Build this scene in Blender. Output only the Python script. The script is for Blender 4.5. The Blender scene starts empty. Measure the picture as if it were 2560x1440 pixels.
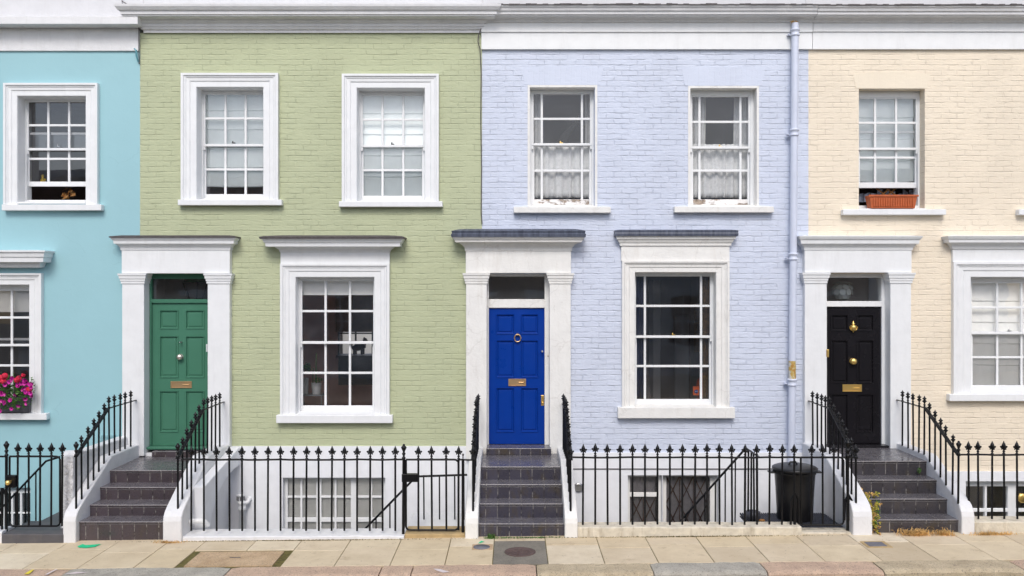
import bpy, math, random
from mathutils import Vector, Matrix
random.seed(7)
R = math.radians
sc = bpy.context.scene
col = sc.collection
F, D0, CZ = 2230.0, 13.1, 3.12          # focal length in photo pixels, distance to the facade, eye height
def X(px, y=0.0): return (px-1280.0)*(D0+y)/F
def Z(py, y=0.0): return CZ-(py-720.0)*(D0+y)/F
def gz(x): return 0.0095*x              # the street climbs gently to the right

# ------------------------------------------------------------------ materials
def srgb(r, g, b):
    f = lambda c: (c/255/12.92) if c/255 <= .04045 else ((c/255+.055)/1.055)**2.4
    return (f(r), f(g), f(b), 1)
MATS = {}
class NT:
    def __init__(s, name):
        s.m = bpy.data.materials.new(name); s.m.use_nodes = True
        s.t = s.m.node_tree; s.b = s.t.nodes['Principled BSDF']; s.o = s.t.nodes['Material Output']
        MATS[name] = s.m
    def n(s, typ, **kw):
        x = s.t.nodes.new(typ)
        for k, v in kw.items(): setattr(x, k, v)
        return x
    def l(s, a, b): s.t.links.new(a, b)
    def val(s, sock, v):
        if hasattr(v, 'links') or isinstance(v, bpy.types.NodeSocket): s.l(v, sock)
        else: sock.default_value = v
    def math(s, op, a, b=0.0, c=0.0, clamp=False):
        x = s.n('ShaderNodeMath', operation=op, use_clamp=clamp)
        s.val(x.inputs[0], a); s.val(x.inputs[1], b); s.val(x.inputs[2], c)
        return x.outputs[0]
    def coord(s): return s.n('ShaderNodeTexCoord').outputs['Object']
    def noise(s, scale, detail=4, rough=.55, vec=None, dist=0.0):
        x = s.n('ShaderNodeTexNoise'); x.inputs['Scale'].default_value = scale
        x.inputs['Detail'].default_value = detail; x.inputs['Roughness'].default_value = rough
        x.inputs['Distortion'].default_value = dist
        s.l(vec if vec is not None else s.coord(), x.inputs['Vector']); return x.outputs['Fac']
    def ramp(s, fac, stops):
        x = s.n('ShaderNodeValToRGB'); e = x.color_ramp.elements
        while len(e) < len(stops): e.new(.5)
        for i, (p, c) in enumerate(stops):
            e[i].position = p; e[i].color = c if len(c) == 4 else (*c, 1)
        s.l(fac, x.inputs['Fac']); return x.outputs['Color']
    def mix(s, fac, a, b, mode='MIX'):
        x = s.n('ShaderNodeMix', data_type='RGBA', blend_type=mode)
        s.val(x.inputs[0], fac); s.val(x.inputs[6], a); s.val(x.inputs[7], b); return x.outputs[2]
    def bump(s, h, strength=.5, dist=.01, normal=None):
        x = s.n('ShaderNodeBump'); x.inputs['Strength'].default_value = strength
        x.inputs['Distance'].default_value = dist; s.l(h, x.inputs['Height'])
        if normal is not None: s.l(normal, x.inputs['Normal'])
        return x.outputs['Normal']
    def map3(s, vec, scale=(1,1,1), rot=(0,0,0)):
        x = s.n('ShaderNodeMapping'); x.inputs['Scale'].default_value = scale; x.inputs['Rotation'].default_value = rot
        s.l(vec, x.inputs['Vector']); return x.outputs['Vector']
def k(c, f): return (min(1, c[0]*f), min(1, c[1]*f), min(1, c[2]*f), 1)

def paint(name, c, rough=.55, var=.05, dirt=0.0, bump=.15, scale=6, dirtcol=(.22,.19,.15,1), cracks=0.0):
    t = NT(name)
    n1 = t.noise(scale, 5)
    colr = t.ramp(n1, [(.3, k(c, 1-var)), (.7, k(c, 1+var*.6))])
    if dirt:
        v = t.map3(t.coord(), (7, 7, 1.2))
        n2 = t.noise(1.6, 6, .7, v)
        m = t.math('MULTIPLY', t.math('SUBTRACT', n2, .52, clamp=True), dirt*4, clamp=True)
        colr = t.mix(m, colr, dirtcol)
    if cracks:
        vo = t.n('ShaderNodeTexVoronoi', feature='DISTANCE_TO_EDGE'); vo.inputs['Scale'].default_value = 2.2
        nz = t.n('ShaderNodeTexNoise'); nz.inputs['Scale'].default_value = 5; nz.inputs['Detail'].default_value = 5; t.l(t.coord(), nz.inputs['Vector'])
        t.l(t.mix(.25, t.coord(), nz.outputs['Color'], 'ADD'), vo.inputs['Vector'])
        m2 = t.math('MULTIPLY', t.math('LESS_THAN', vo.outputs['Distance'], .012), t.math('GREATER_THAN', t.noise(1.7, 2), .52))
        colr = t.mix(t.math('MULTIPLY', m2, cracks), colr, (.30,.26,.22,1))
    t.l(colr, t.b.inputs['Base Color'])
    t.b.inputs['Roughness'].default_value = rough
    h = t.math('ADD', t.noise(28, 5), t.math('MULTIPLY', t.noise(7, 4), 3.0))
    t.l(t.bump(h, bump, .006), t.b.inputs['Normal'])
    return t
def brickwall(name, c, smooth=.5, depth=1.0, amt=1.0, rot=False, bw=.228, rh=.0785):
    t = NT(name)
    co = t.coord()
    if rot: co = t.map3(co, (1,1,1), (0, R(90), 0))
    sep = t.n('ShaderNodeSeparateXYZ'); t.l(co, sep.inputs[0])
    # wobble the courses a little
    w = t.noise(1.6, 3, .6); w2 = t.noise(9, 3, .6)
    off = t.math('ADD', t.math('MULTIPLY', t.math('SUBTRACT', w, .5), .035), t.math('MULTIPLY', t.math('SUBTRACT', w2, .5), .016))
    cmb = t.n('ShaderNodeCombineXYZ')
    w3 = t.noise(3.3, 2, .6)
    t.l(t.math('ADD', sep.outputs['X'], t.math('MULTIPLY', t.math('SUBTRACT', w3, .5), .05)), cmb.inputs[0])
    t.l(t.math('ADD', sep.outputs['Z'], off), cmb.inputs[1])
    br = t.n('ShaderNodeTexBrick'); t.l(cmb.outputs[0], br.inputs['Vector'])
    br.inputs['Scale'].default_value = 1; br.inputs['Brick Width'].default_value = bw; br.inputs['Row Height'].default_value = rh
    br.inputs['Mortar Size'].default_value = .0075; br.inputs['Mortar Smooth'].default_value = smooth
    br.inputs['Color1'].default_value = (0,0,0,1); br.inputs['Color2'].default_value = (1,1,1,1); br.inputs['Mortar'].default_value = (.5,.5,.5,1)
    br.inputs['Bias'].default_value = 0
    def sstep(v, lo, hi):
        m_ = t.n('ShaderNodeMapRange', interpolation_type='SMOOTHSTEP'); t.l(v, m_.inputs['Value'])
        m_.inputs['From Min'].default_value = lo; m_.inputs['From Max'].default_value = hi; return m_.outputs[0]
    rag = t.math('MULTIPLY', t.math('SUBTRACT', t.noise(26, 3, .7), .5), .018)
    fr = t.math('FRACT', t.math('DIVIDE', t.math('ADD', t.math('ADD', sep.outputs['Z'], off), 50*rh), rh))
    d = t.math('ADD', t.math('MULTIPLY', t.math('MINIMUM', fr, t.math('SUBTRACT', 1.0, fr)), rh), rag)
    mask = sstep(t.noise(1.0, 4, .6, t.map3(t.coord(), (3.6, 3.6, 11))), .47, .66)
    jh = t.math('MULTIPLY', t.math('SUBTRACT', 1.0, sstep(d, .002, .013)), t.math('ADD', .15, t.math('MULTIPLY', mask, .85)))
    vm = sstep(t.noise(4.2, 3, .6), .40, .56)
    joint = t.math('MULTIPLY', br.outputs['Fac'], vm)
    cr = t.noise(1.0, 5, .7, t.map3(t.coord(), (5, 5, 24)))
    lump = t.noise(1.0, 4, .65, t.map3(t.coord(), (13, 13, 22)))
    h = t.math('MULTIPLY', jh, -.44*depth)
    h = t.math('ADD', h, t.math('MULTIPLY', joint, -.60*depth))
    h = t.math('ADD', h, t.math('MULTIPLY', br.outputs['Color'], .22))
    h = t.math('ADD', h, t.math('MULTIPLY', cr, .75))
    h = t.math('ADD', h, t.math('MULTIPLY', lump, .85))
    h = t.math('ADD', h, t.math('MULTIPLY', t.noise(60, 3, .6), .16))
    t.l(t.bump(h, 1.0, .0092*amt), t.b.inputs['Normal'])
    base = t.ramp(t.noise(.9, 5, .6), [(.3, k(c, .93)), (.5, c), (.72, k(c, 1.05))])
    base = t.mix(t.math('MULTIPLY', br.outputs['Color'], .12), base, k(c, .93))
    # shade in the open joint gaps, painted into the colour
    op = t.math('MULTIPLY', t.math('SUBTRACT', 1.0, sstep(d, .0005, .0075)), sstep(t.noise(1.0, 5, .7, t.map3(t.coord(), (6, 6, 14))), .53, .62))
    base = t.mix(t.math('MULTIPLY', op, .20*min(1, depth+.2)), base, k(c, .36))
    base = t.mix(t.math('MULTIPLY', t.math('SUBTRACT', t.noise(1.0, 6, .75, t.map3(t.coord(), (9, 9, 30))), .66, clamp=True), 3.5, clamp=True), base, k(c, .5))
    t.l(base, t.b.inputs['Base Color']); t.b.inputs['Roughness'].default_value = .62
    return t
def plain(name, c, rough=.5, metal=0.0, bump=0.0, var=0.0, scale=20):
    t = NT(name)
    if var: t.l(t.ramp(t.noise(scale, 5), [(.3, k(c, 1-var)), (.7, k(c, 1+var))]), t.b.inputs['Base Color'])
    else: t.b.inputs['Base Color'].default_value = c
    t.b.inputs['Roughness'].default_value = rough; t.b.inputs['Metallic'].default_value = metal
    if bump: t.l(t.bump(t.noise(scale*2, 4), bump, .004), t.b.inputs['Normal'])
    return t
def glass(name, tint=(1,1,1,1), refl=1.0):
    t = NT(name)
    tr = t.n('ShaderNodeBsdfTransparent'); tr.inputs[0].default_value = tint
    gl = t.n('ShaderNodeBsdfGlossy'); gl.inputs['Roughness'].default_value = .015
    gl.inputs['Color'].default_value = (1,1,1,1)
    fr = t.n('ShaderNodeFresnel'); fr.inputs['IOR'].default_value = 1.5
    nb = t.bump(t.noise(2.6, 1, .4), .12, .012)
    t.l(nb, gl.inputs['Normal'])
    df = t.n('ShaderNodeBsdfDiffuse'); df.inputs[0].default_value = (.50,.52,.56,1)
    dm = t.n('ShaderNodeMixShader'); t.l(t.math('ADD', .014, t.math('MULTIPLY', t.math('SUBTRACT', t.noise(3.5, 5, .65), .45, clamp=True), .13)), dm.inputs[0])
    t.l(tr.outputs[0], dm.inputs[1]); t.l(df.outputs[0], dm.inputs[2])
    mx = t.n('ShaderNodeMixShader'); t.l(t.math('MULTIPLY', fr.outputs[0], 2.3*refl, clamp=True), mx.inputs[0])
    t.l(dm.outputs[0], mx.inputs[1]); t.l(gl.outputs[0], mx.inputs[2]); t.l(mx.outputs[0], t.o.inputs['Surface'])

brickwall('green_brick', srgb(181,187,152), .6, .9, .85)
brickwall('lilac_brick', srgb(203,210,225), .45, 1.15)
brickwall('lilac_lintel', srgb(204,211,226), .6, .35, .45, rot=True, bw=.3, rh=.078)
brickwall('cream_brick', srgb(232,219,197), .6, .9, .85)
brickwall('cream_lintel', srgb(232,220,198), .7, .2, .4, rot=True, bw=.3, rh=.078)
def render_paint(name, c):
    t = NT(name)
    base = t.ramp(t.noise(.7, 6, .6), [(.3, k(c,.97)), (.7, k(c,1.03))])
    # hair cracks in the render
    vo = t.n('ShaderNodeTexVoronoi', feature='DISTANCE_TO_EDGE'); vo.inputs['Scale'].default_value = .8
    nz = t.n('ShaderNodeTexNoise'); nz.inputs['Scale'].default_value = 3; nz.inputs['Detail'].default_value = 5; t.l(t.coord(), nz.inputs['Vector'])
    t.l(t.mix(.28, t.coord(), nz.outputs['Color'], 'ADD'), vo.inputs['Vector'])
    m = t.math('MULTIPLY', t.math('LESS_THAN', vo.outputs['Distance'], .0035), t.math('GREATER_THAN', t.noise(.9, 2), .56))
    base = t.mix(t.math('MULTIPLY', m, .13), base, k(c, .5))
    st = t.noise(1.0, 5, .6, t.map3(t.coord(), (3, 3, .5)))
    base = t.mix(t.math('MULTIPLY', t.math('SUBTRACT', st, .5, clamp=True), .30, clamp=True), base, k(c, .8))
    t.l(base, t.b.inputs['Base Color']); t.b.inputs['Roughness'].default_value = .6
    h = t.math('ADD', t.math('MULTIPLY', t.noise(2.5, 4), 1.6), t.math('MULTIPLY', t.noise(60, 4), .25))
    t.l(t.bump(h, .35, .012), t.b.inputs['Normal'])
render_paint('turquoise_render', srgb(152,194,201))
WH = (.80,.80,.80,1)
paint('white_paint', (.79,.80,.80,1), .45, .04, .10, .12)
paint('white_stucco', (.73,.73,.735,1), .6, .06, .22, .35, dirtcol=(.42,.40,.36,1))
paint('parapet_render', (.62,.62,.63,1), .6, .05, .2, .3, dirtcol=(.42,.40,.36,1))
paint('yard_white', (.86,.86,.84,1), .7)
paint('white_plinth', (.80,.81,.83,1), .6, .05, .12, .3, dirtcol=(.45,.45,.45,1))
paint('cream_white', (.79,.78,.745,1), .6, .05, .25, .35, dirtcol=(.44,.38,.30,1), cracks=.14)
paint('cream_stone', (.66,.60,.48,1), .75, .18, .8, .8, scale=9, dirtcol=(.24,.18,.10,1))
paint('roughcast', (.76,.76,.77,1), .8, .06, .2, 3.0, scale=9)
paint('pipe_paint', srgb(207,213,228), .4, .04, .1, .1)
paint('cream_reveal', srgb(228,212,184), .6, .03, 0, .15)
paint('turquoise_trim', srgb(152,194,201), .6, .03, 0, .15)
t = NT('white_peel')
pm = t.math('MULTIPLY', t.math('SUBTRACT', t.noise(1.0, 6, .7, t.map3(t.coord(), (7, 7, 18))), .50, clamp=True), 14, clamp=True)
wd = t.ramp(t.noise(22, 4), [(.35, (.16,.12,.09)), (.65, (.42,.34,.27))])
t.l(t.mix(pm, (.76,.74,.72,1), wd), t.b.inputs['Base Color'])
t.l(t.bump(t.math('MULTIPLY', pm, -1.0), .8, .006), t.b.inputs['Normal']); t.b.inputs['Roughness'].default_value = .6
def joinery(name, c, rough=.22):
    t = NT(name)
    t.l(t.ramp(t.noise(2.5, 4), [(.3, k(c,.95)), (.7, k(c,1.05))]), t.b.inputs['Base Color'])
    t.l(t.ramp(t.noise(5, 3), [(.3, (rough*.9,)*3), (.7, (rough*1.15,)*3)]), t.b.inputs['Roughness'])
    t.b.inputs['Specular IOR Level'].default_value = .32
    t.l(t.bump(t.math('ADD', t.noise(1.0, 3, .5, t.map3(t.coord(), (60, 60, 6))), t.noise(30, 3)), .035, .003), t.b.inputs['Normal'])
joinery('green_door_paint', srgb(68,118,96), .35)
joinery('blue_door_paint', (.0006,.036,.27,1), .3)
joinery('black_door_paint', (.010,.009,.011,1), .25)
t = NT('lead')
t.l(t.ramp(t.noise(1.0, 5, .6, t.map3(t.coord(), (24, 8, 3))), [(.3, (.035,.04,.06)), (.7, (.12,.14,.19))]), t.b.inputs['Base Color']); t.b.inputs['Roughness'].default_value = .5
t.l(t.bump(t.noise(12, 4), .5, .01), t.b.inputs['Normal'])
plain('slate_cap', (.085,.075,.075,1), .7, 0, .4, .3)
t = NT('black_iron'); t.b.inputs['Specular IOR Level'].default_value = .3; t.b.inputs['Base Color'].default_value = (.005,.005,.006,1); t.b.inputs['Roughness'].default_value = .38; t.l(t.bump(t.noise(55, 4), .5, .003), t.b.inputs['Normal'])
plain('brass', (.95,.66,.22,1), .38, 1, .1)
plain('old_brass', (.80,.55,.30,1), .4, 1, .15)
plain('nickel', (.75,.68,.60,1), .42, 1, .2)
plain('steel', (.5,.5,.5,1), .3, 1)
glass('window_glass'); glass('upper_glass', (.97,.98,1,1), .62); glass('dark_glass', (.9,.92,.92,1), 1.15)
plain('room_dark', (.26,.20,.18,1), .9, 0, 0, .15, 2)
plain('room_blue', (.08,.10,.20,1), .9, 0, 0, .15, 2); plain('hall', (.78,.73,.70,1), .9, 0, 0, .1, 2); plain('room_mid', (.16,.14,.13,1), .9, 0, 0, .15, 2)
plain('room_mauve', (.75,.52,.44,1), .9, 0, 0, .15, 2)
plain('blind_pale', (.86,.92,.91,1), .8, 0, .2, .05, 3)
plain('blind_cream', (.90,.90,.86,1), .8, 0, .2, .05, 3)
plain('blind_brown', (.20,.12,.05,1), .8, 0, .2, .15, 12)
plain('net_white', (.56,.56,.54,1), .85, 0, .2, .1, 25)
plain('curtain_blue', (.01,.02,.09,1), .8, 0, .2, .2, 6)
plain('curtain_gold', (.18,.10,.03,1), .8, 0, .4, .5, 30)
plain('terracotta', (.48,.11,.03,1), .55, 0, .15, .12, 14)
plain('black_plastic', (.010,.010,.011,1), .38, 0, .25, .2, 16)
plain('zinc', (.13,.13,.15,1), .5, .6, .2, .2, 9)
plain('grating', (.05,.055,.075,1), .6, .3, .4, .3, 30)
plain('rust_lattice', (.12,.055,.03,1), .7, .3, .2, .3)
plain('leaf_green', (.06,.16,.02,1), .5, 0, 0, .4, 9)
plain('leaf_yellow', (.42,.36,.05,1), .6, 0, 0, .4, 9)
plain('straw', (.62,.38,.13,1), .7, 0, 0, .35, 9)
plain('petunia', (.52,.02,.30,1), .5, 0, 0, .25, 14)
plain('petunia_throat', (.12,.0,.10,1), .5)
plain('geranium', (.62,.01,.05,1), .5, 0, 0, .25, 14)
plain('gold_foil', (.55,.28,.10,1), .3, .8, .8, .3, 14)
plain('yellow_paint', (.75,.52,.03,1), .4)
plain('ceramic', (.62,.64,.64,1), .25)
plain('matte_black', (.003,.003,.003,1), .9); plain('dark_wood', (.02,.015,.012,1), .4)
plain('orange_card', (.80,.13,.005,1), .5); plain('blue_disc', (.01,.10,.45,1), .5); plain('pale_ink', (.55,.75,.9,1), .5)
plain('red_shade', (.75,.10,.02,1), .6)
plain('paper_petal', (.85,.88,.84,1), .6); plain('lantern_green', (.02,.16,.05,1), .4)
plain('wicker', (.30,.13,.03,1), .7); plain('net_grey', (.42,.40,.42,1), .85, 0, .2, .2, 12); plain('cloth_mix', (.25,.27,.33,1), .8, 0, 0, .7, 9)
plain('green_spray', (.02,.58,.26,1), .7, 0, 0, .15); plain('yellow_chalk', (.75,.62,.05,1), .8); plain('white_chalk', (.70,.62,.60,1), .8)
plain('cable', (.10,.09,.09,1), .7); plain('cable_blue', (.10,.30,.36,1), .6)
plain('moss', (.12,.10,.025,1), .95, 0, .8, .5, 26)
plain('soil', (.045,.03,.02,1), .95, 0, .8, .4, 26)
def tiles(name, c, stain=.5):
    t = NT(name); co = t.coord()
    sep = t.n('ShaderNodeSeparateXYZ'); t.l(co, sep.inputs[0])
    cmb = t.n('ShaderNodeCombineXYZ'); t.l(sep.outputs[0], cmb.inputs[0])
    cmb.inputs[1].default_value = .076
    br = t.n('ShaderNodeTexBrick', offset=0.0); t.l(cmb.outputs[0], br.inputs['Vector'])
    br.inputs['Scale'].default_value = 1; br.inputs['Brick Width'].default_value = .153; br.inputs['Row Height'].default_value = .153
    br.inputs['Mortar Size'].default_value = .005; br.inputs['Mortar Smooth'].default_value = .3
    br.inputs['Color1'].default_value = (0,0,0,1); br.inputs['Color2'].default_value = (1,1,1,1)
    base = t.mix(br.outputs['Color'], k(c,.8), k(c,1.3))
    base = t.mix(t.math('MULTIPLY', t.noise(9, 5), .35), base, k(c, 1.5))
    st = t.math('MULTIPLY', t.math('SUBTRACT', t.noise(1.0, 5, .65, t.map3(co, (7,7,3))), .5, clamp=True), stain*4.5, clamp=True)
    base = t.mix(st, base, (.075,.055,.02,1))
    joint = t.ramp(t.noise(18, 3), [(.4, k(c,.4)), (.62, (.30,.28,.26))])
    base = t.mix(br.outputs['Fac'], base, joint)
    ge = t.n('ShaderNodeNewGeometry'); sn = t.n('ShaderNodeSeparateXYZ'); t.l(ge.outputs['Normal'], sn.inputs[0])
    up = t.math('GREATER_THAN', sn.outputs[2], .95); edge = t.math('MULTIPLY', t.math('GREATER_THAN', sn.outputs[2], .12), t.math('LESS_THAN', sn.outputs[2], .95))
    base = t.mix(t.math('MULTIPLY', up, t.math('ADD', .22, t.math('MULTIPLY', t.noise(4, 4), .45))), base, (.20,.19,.205,1))   # treads lightened: sky reflection painted into the colour, with dust and wear
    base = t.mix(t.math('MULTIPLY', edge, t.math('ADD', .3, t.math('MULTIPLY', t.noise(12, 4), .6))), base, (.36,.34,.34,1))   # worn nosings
    t.l(base, t.b.inputs['Base Color'])
    t.l(t.ramp(t.noise(7, 4), [(.3, (.16,)*3), (.7, (.38,)*3)]), t.b.inputs['Roughness'])
    h = t.math('ADD', t.math('MULTIPLY', br.outputs['Fac'], -1.2), t.math('MULTIPLY', t.noise(8, 3), .35))
    t.l(t.bump(h, .6, .006), t.b.inputs['Normal'])
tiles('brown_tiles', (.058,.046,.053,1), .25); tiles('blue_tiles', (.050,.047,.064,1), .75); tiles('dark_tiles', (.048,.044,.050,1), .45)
t = NT('paving')
g = t.n('ShaderNodeNewGeometry')
b = t.ramp(g.outputs['Random Per Island'], [(0, srgb(196,180,152)), (.35, srgb(220,204,176)), (.7, srgb(214,196,162)), (1, srgb(232,220,196))])
b = t.mix(t.math('MULTIPLY', t.math('SUBTRACT', t.noise(2.6, 7, .72), .30, clamp=True), 1.5, clamp=True), b, srgb(182,162,130))
b = t.mix(t.math('MULTIPLY', t.math('GREATER_THAN', t.noise(34, 2), .715), .7), b, srgb(110,96,80))
st = t.math('MULTIPLY', t.math('SUBTRACT', t.noise(4.5, 6, .7), .58, clamp=True), 3.5, clamp=True)
b = t.mix(t.math('MULTIPLY', st, .8), b, srgb(138,112,80))
t.l(b, t.b.inputs['Base Color']); t.b.inputs['Roughness'].default_value = .75
t.l(t.bump(t.math('ADD', t.noise(70, 4), t.noise(6, 4)), .25, .004), t.b.inputs['Normal'])
def granite(name, c1, c2, sp=(.12,.10,.09,1)):
    t = NT(name)
    b = t.ramp(t.noise(5, 6, .7), [(.3, c1), (.7, c2)])
    b = t.mix(t.math('MULTIPLY', t.math('GREATER_THAN', t.noise(55, 3), .60), .55), b, sp)
    b = t.mix(t.math('MULTIPLY', t.math('GREATER_THAN', t.noise(70, 3), .64), .4), b, k(c2, 1.5))
    t.l(b, t.b.inputs['Base Color']); t.b.inputs['Roughness'].default_value = .8
    t.l(t.bump(t.math('ADD', t.noise(26, 6, .7), t.noise(5, 4)), .8, .012), t.b.inputs['Normal'])
granite('kerb_pink', srgb(176,150,130), srgb(206,178,152)); granite('kerb_tan', srgb(168,152,124), srgb(200,184,154)); granite('kerb_grey', srgb(150,145,134), srgb(186,180,166))
granite('tan_slab', srgb(170,142,108), srgb(205,178,144)); granite('asphalt', (.045,.045,.043,1), (.085,.083,.075,1)); granite('patch', (.17,.155,.125,1), (.26,.235,.19,1))
granite('iron_cover', (.07,.045,.04,1), (.14,.09,.08,1)); granite('grey_cover', (.13,.13,.15,1), (.20,.20,.22,1))
paint('step_grey', (.09,.085,.09,1), .6, .15, .3, .3)
paint('sand_stone', (.46,.33,.16,1), .8, .2, .5, .5)
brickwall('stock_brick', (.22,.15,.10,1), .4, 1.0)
paint('far_white', (.6,.6,.6,1), .6)
plain('area_floor', (.20,.20,.20,1), .8, 0, .3, .2, 4)
plain('roof_slate', (.08,.08,.09,1), .7, 0, .3, .2, 6)
plain('paintwork_dark', (.02,.02,.025,1), .2, .3)
def rustpipe():
    t = NT('rust_patch')
    c = t.ramp(t.noise(14, 5), [(.40, (.56,.55,.50)), (.52, (.50,.36,.10)), (.66, (.40,.17,.04))])
    t.l(c, t.b.inputs['Base Color']); t.b.inputs['Roughness'].default_value = .8
rustpipe()

# ------------------------------------------------------------------ geometry helpers
BASE = {}
class MB:
    def __init__(s): s.v = []; s.f = []; s.mi = []; s.sm = []
    def add(s, vs, fs, mi=0, smooth=False):
        o = len(s.v); s.v += [tuple(p) for p in vs]
        for f in fs: s.f.append([i+o for i in f]); s.mi.append(mi); s.sm.append(smooth)
        return s
    def box(s, x0, x1, y0, y1, z0, z1, mi=0):
        if x0 > x1: x0, x1 = x1, x0
        if y0 > y1: y0, y1 = y1, y0
        if z0 > z1: z0, z1 = z1, z0
        return s.add([(x0,y0,z0),(x1,y0,z0),(x1,y1,z0),(x0,y1,z0),(x0,y0,z1),(x1,y0,z1),(x1,y1,z1),(x0,y1,z1)],
              [(0,3,2,1),(4,5,6,7),(0,1,5,4),(1,2,6,5),(2,3,7,6),(3,0,4,7)], mi)
    def prism(s, pts, a, b, axis='x', mi=0):
        n = len(pts)
        if axis == 'x': vs = [(a,p,q) for p,q in pts]+[(b,p,q) for p,q in pts]
        elif axis == 'y': vs = [(p,a,q) for p,q in pts]+[(p,b,q) for p,q in pts]
        else: vs = [(p,q,a) for p,q in pts]+[(p,q,b) for p,q in pts]
        fs = [list(range(n))[::-1], list(range(n, 2*n))]+[(i,(i+1)%n,n+(i+1)%n,n+i) for i in range(n)]
        return s.add(vs, fs, mi)
    def tube(s, pts, r, n=8, mi=0, rs=None, cap=True):
        P = [Vector(p) for p in pts]; vs = []
        up0 = None
        for i, p in enumerate(P):
            t_ = (P[min(i+1, len(P)-1)]-P[max(i-1, 0)]).normalized()
            u = Vector((0,0,1)) if abs(t_.z) < .9 else Vector((0,1,0))
            a = t_.cross(u).normalized()
            if up0 is not None and a.dot(up0) < 0: a = -a
            up0 = a
            b = t_.cross(a).normalized(); rr = rs[i] if rs else r
            for j in range(n):
                an = 2*math.pi*j/n; vs.append(p+a*math.cos(an)*rr+b*math.sin(an)*rr)
        fs = [(i*n+j, i*n+(j+1)%n, (i+1)*n+(j+1)%n, (i+1)*n+j) for i in range(len(P)-1) for j in range(n)]
        s.add(vs, fs, mi, True)
        if cap:
            s.add(vs[:n], [list(range(n))[::-1]], mi); s.add(vs[-n:], [list(range(n))], mi)
        return s
    def lathe(s, prof, c=(0,0,0), n=12, mi=0, M=None, smooth=True):
        vs = []
        for r, z in prof:
            for j in range(n):
                an = 2*math.pi*j/n; q = Vector((r*math.cos(an), r*math.sin(an), z))
                if M is not None: q = M @ q
                vs.append(q+Vector(c))
        m = len(prof)
        fs = [(i*n+j, i*n+(j+1)%n, (i+1)*n+(j+1)%n, (i+1)*n+j) for i in range(m-1) for j in range(n)]
        s.add(vs, fs, mi, smooth)
        if prof[0][0] > 1e-4: s.add(vs[:n], [list(range(n))[::-1]], mi)
        if prof[-1][0] > 1e-4: s.add(vs[-n:], [list(range(n))], mi)
        return s
    def sphere(s, c, r, n=8, sc3=(1,1,1), mi=0):
        m = max(4, n//2+1); vs = []
        for i in range(m+1):
            th = math.pi*i/m
            for j in range(n):
                ph = 2*math.pi*j/n
                vs.append((c[0]+r*sc3[0]*math.sin(th)*math.cos(ph), c[1]+r*sc3[1]*math.sin(th)*math.sin(ph), c[2]+r*sc3[2]*math.cos(th)))
        fs = [(i*n+j, (i+1)*n+j, (i+1)*n+(j+1)%n, i*n+(j+1)%n) for i in range(m) for j in range(n)]
        return s.add(vs, fs, mi, True)
    def usweep(s, x0, x1, z0, z1, prof, y=0.0, kr=1.0, kt=1.0):
        """architrave: profile (t inwards, p projection) swept up, across and down"""
        vs = []
        for t_, p in prof: vs += [(x0+t_, y-p, z0), (x0+t_, y-p, z1-t_*kt), (x1-t_*kr, y-p, z1-t_*kt), (x1-t_*kr, y-p, z0)]
        fs = [(i*4+j, i*4+j+1, (i+1)*4+j+1, (i+1)*4+j) for i in range(len(prof)-1) for j in range(3)]
        n = len(prof); fs += [[i*4 for i in range(n)], [i*4+3 for i in range(n)][::-1]]
        return s.add(vs, fs)
    def hood(s, xa, xb, prof, yb=0.0, y0=0.0):
        """cornice with returned ends: profile (p projection, z)"""
        vs = []
        for p, z in prof: vs += [(xa-p, yb, z), (xa-p, y0-p, z), (xb+p, y0-p, z), (xb+p, yb, z)]
        n = len(prof)
        fs = [(i*4+j, (i+1)*4+j, (i+1)*4+j+1, i*4+j+1) for i in range(n-1) for j in range(3)]
        fs += [(0,1,2,3), tuple((n-1)*4+j for j in (3,2,1,0))]
        return s.add(vs, fs)
    def build(s, name, mats, parent=None, base=None, bevel=0.0, seg=2, smooth=False):
        me = bpy.data.meshes.new(name)
        if base is None:
            if parent is not None: base = BASE[parent.name]
            else:
                xs = [p[0] for p in s.v]; ys = [p[1] for p in s.v]; zs = [p[2] for p in s.v]
                base = ((min(xs)+max(xs))/2, (min(ys)+max(ys))/2, min(zs))
        me.from_pydata([(p[0]-base[0], p[1]-base[1], p[2]-base[2]) for p in s.v], [], s.f)
        for i, p in enumerate(me.polygons): p.material_index = s.mi[i]; p.use_smooth = s.sm[i] or smooth
        if isinstance(mats, str): mats = [mats]
        for m in mats: me.materials.append(MATS[m])
        import bmesh
        bm = bmesh.new(); bm.from_mesh(me); bmesh.ops.recalc_face_normals(bm, faces=bm.faces); bm.to_mesh(me); bm.free()
        o = bpy.data.objects.new(name, me); col.objects.link(o)
        if parent is not None:
            o.parent = parent; pb = BASE[parent.name]; o.location = Vector(base)-Vector(pb)
        else: o.location = base
        BASE[o.name] = tuple(base)
        if bevel:
            b_ = o.modifiers.new('bevel', 'BEVEL'); b_.width = bevel; b_.segments = seg; b_.limit_method = 'ANGLE'; b_.angle_limit = R(40)
        return o
def tag(o, label=None, cat=None, group=None, kind=None):
    if label: o['label'] = label
    if cat: o['category'] = cat
    if group: o['group'] = group
    if kind: o['kind'] = kind
    return o
def thing(name, loc, label, cat, group=None):
    o = bpy.data.objects.new(name, None); col.objects.link(o); o.location = loc; o.empty_display_size = .1
    BASE[o.name] = tuple(loc); return tag(o, label, cat, group)
def inst(name, me, loc, parent, sc_=1.0):
    o = bpy.data.objects.new(name, me); col.objects.link(o); o.parent = parent
    pb = BASE[parent.name]; o.location = Vector(loc)-Vector(pb); BASE[o.name] = tuple(loc); o.scale = (sc_,)*3; return o
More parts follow.
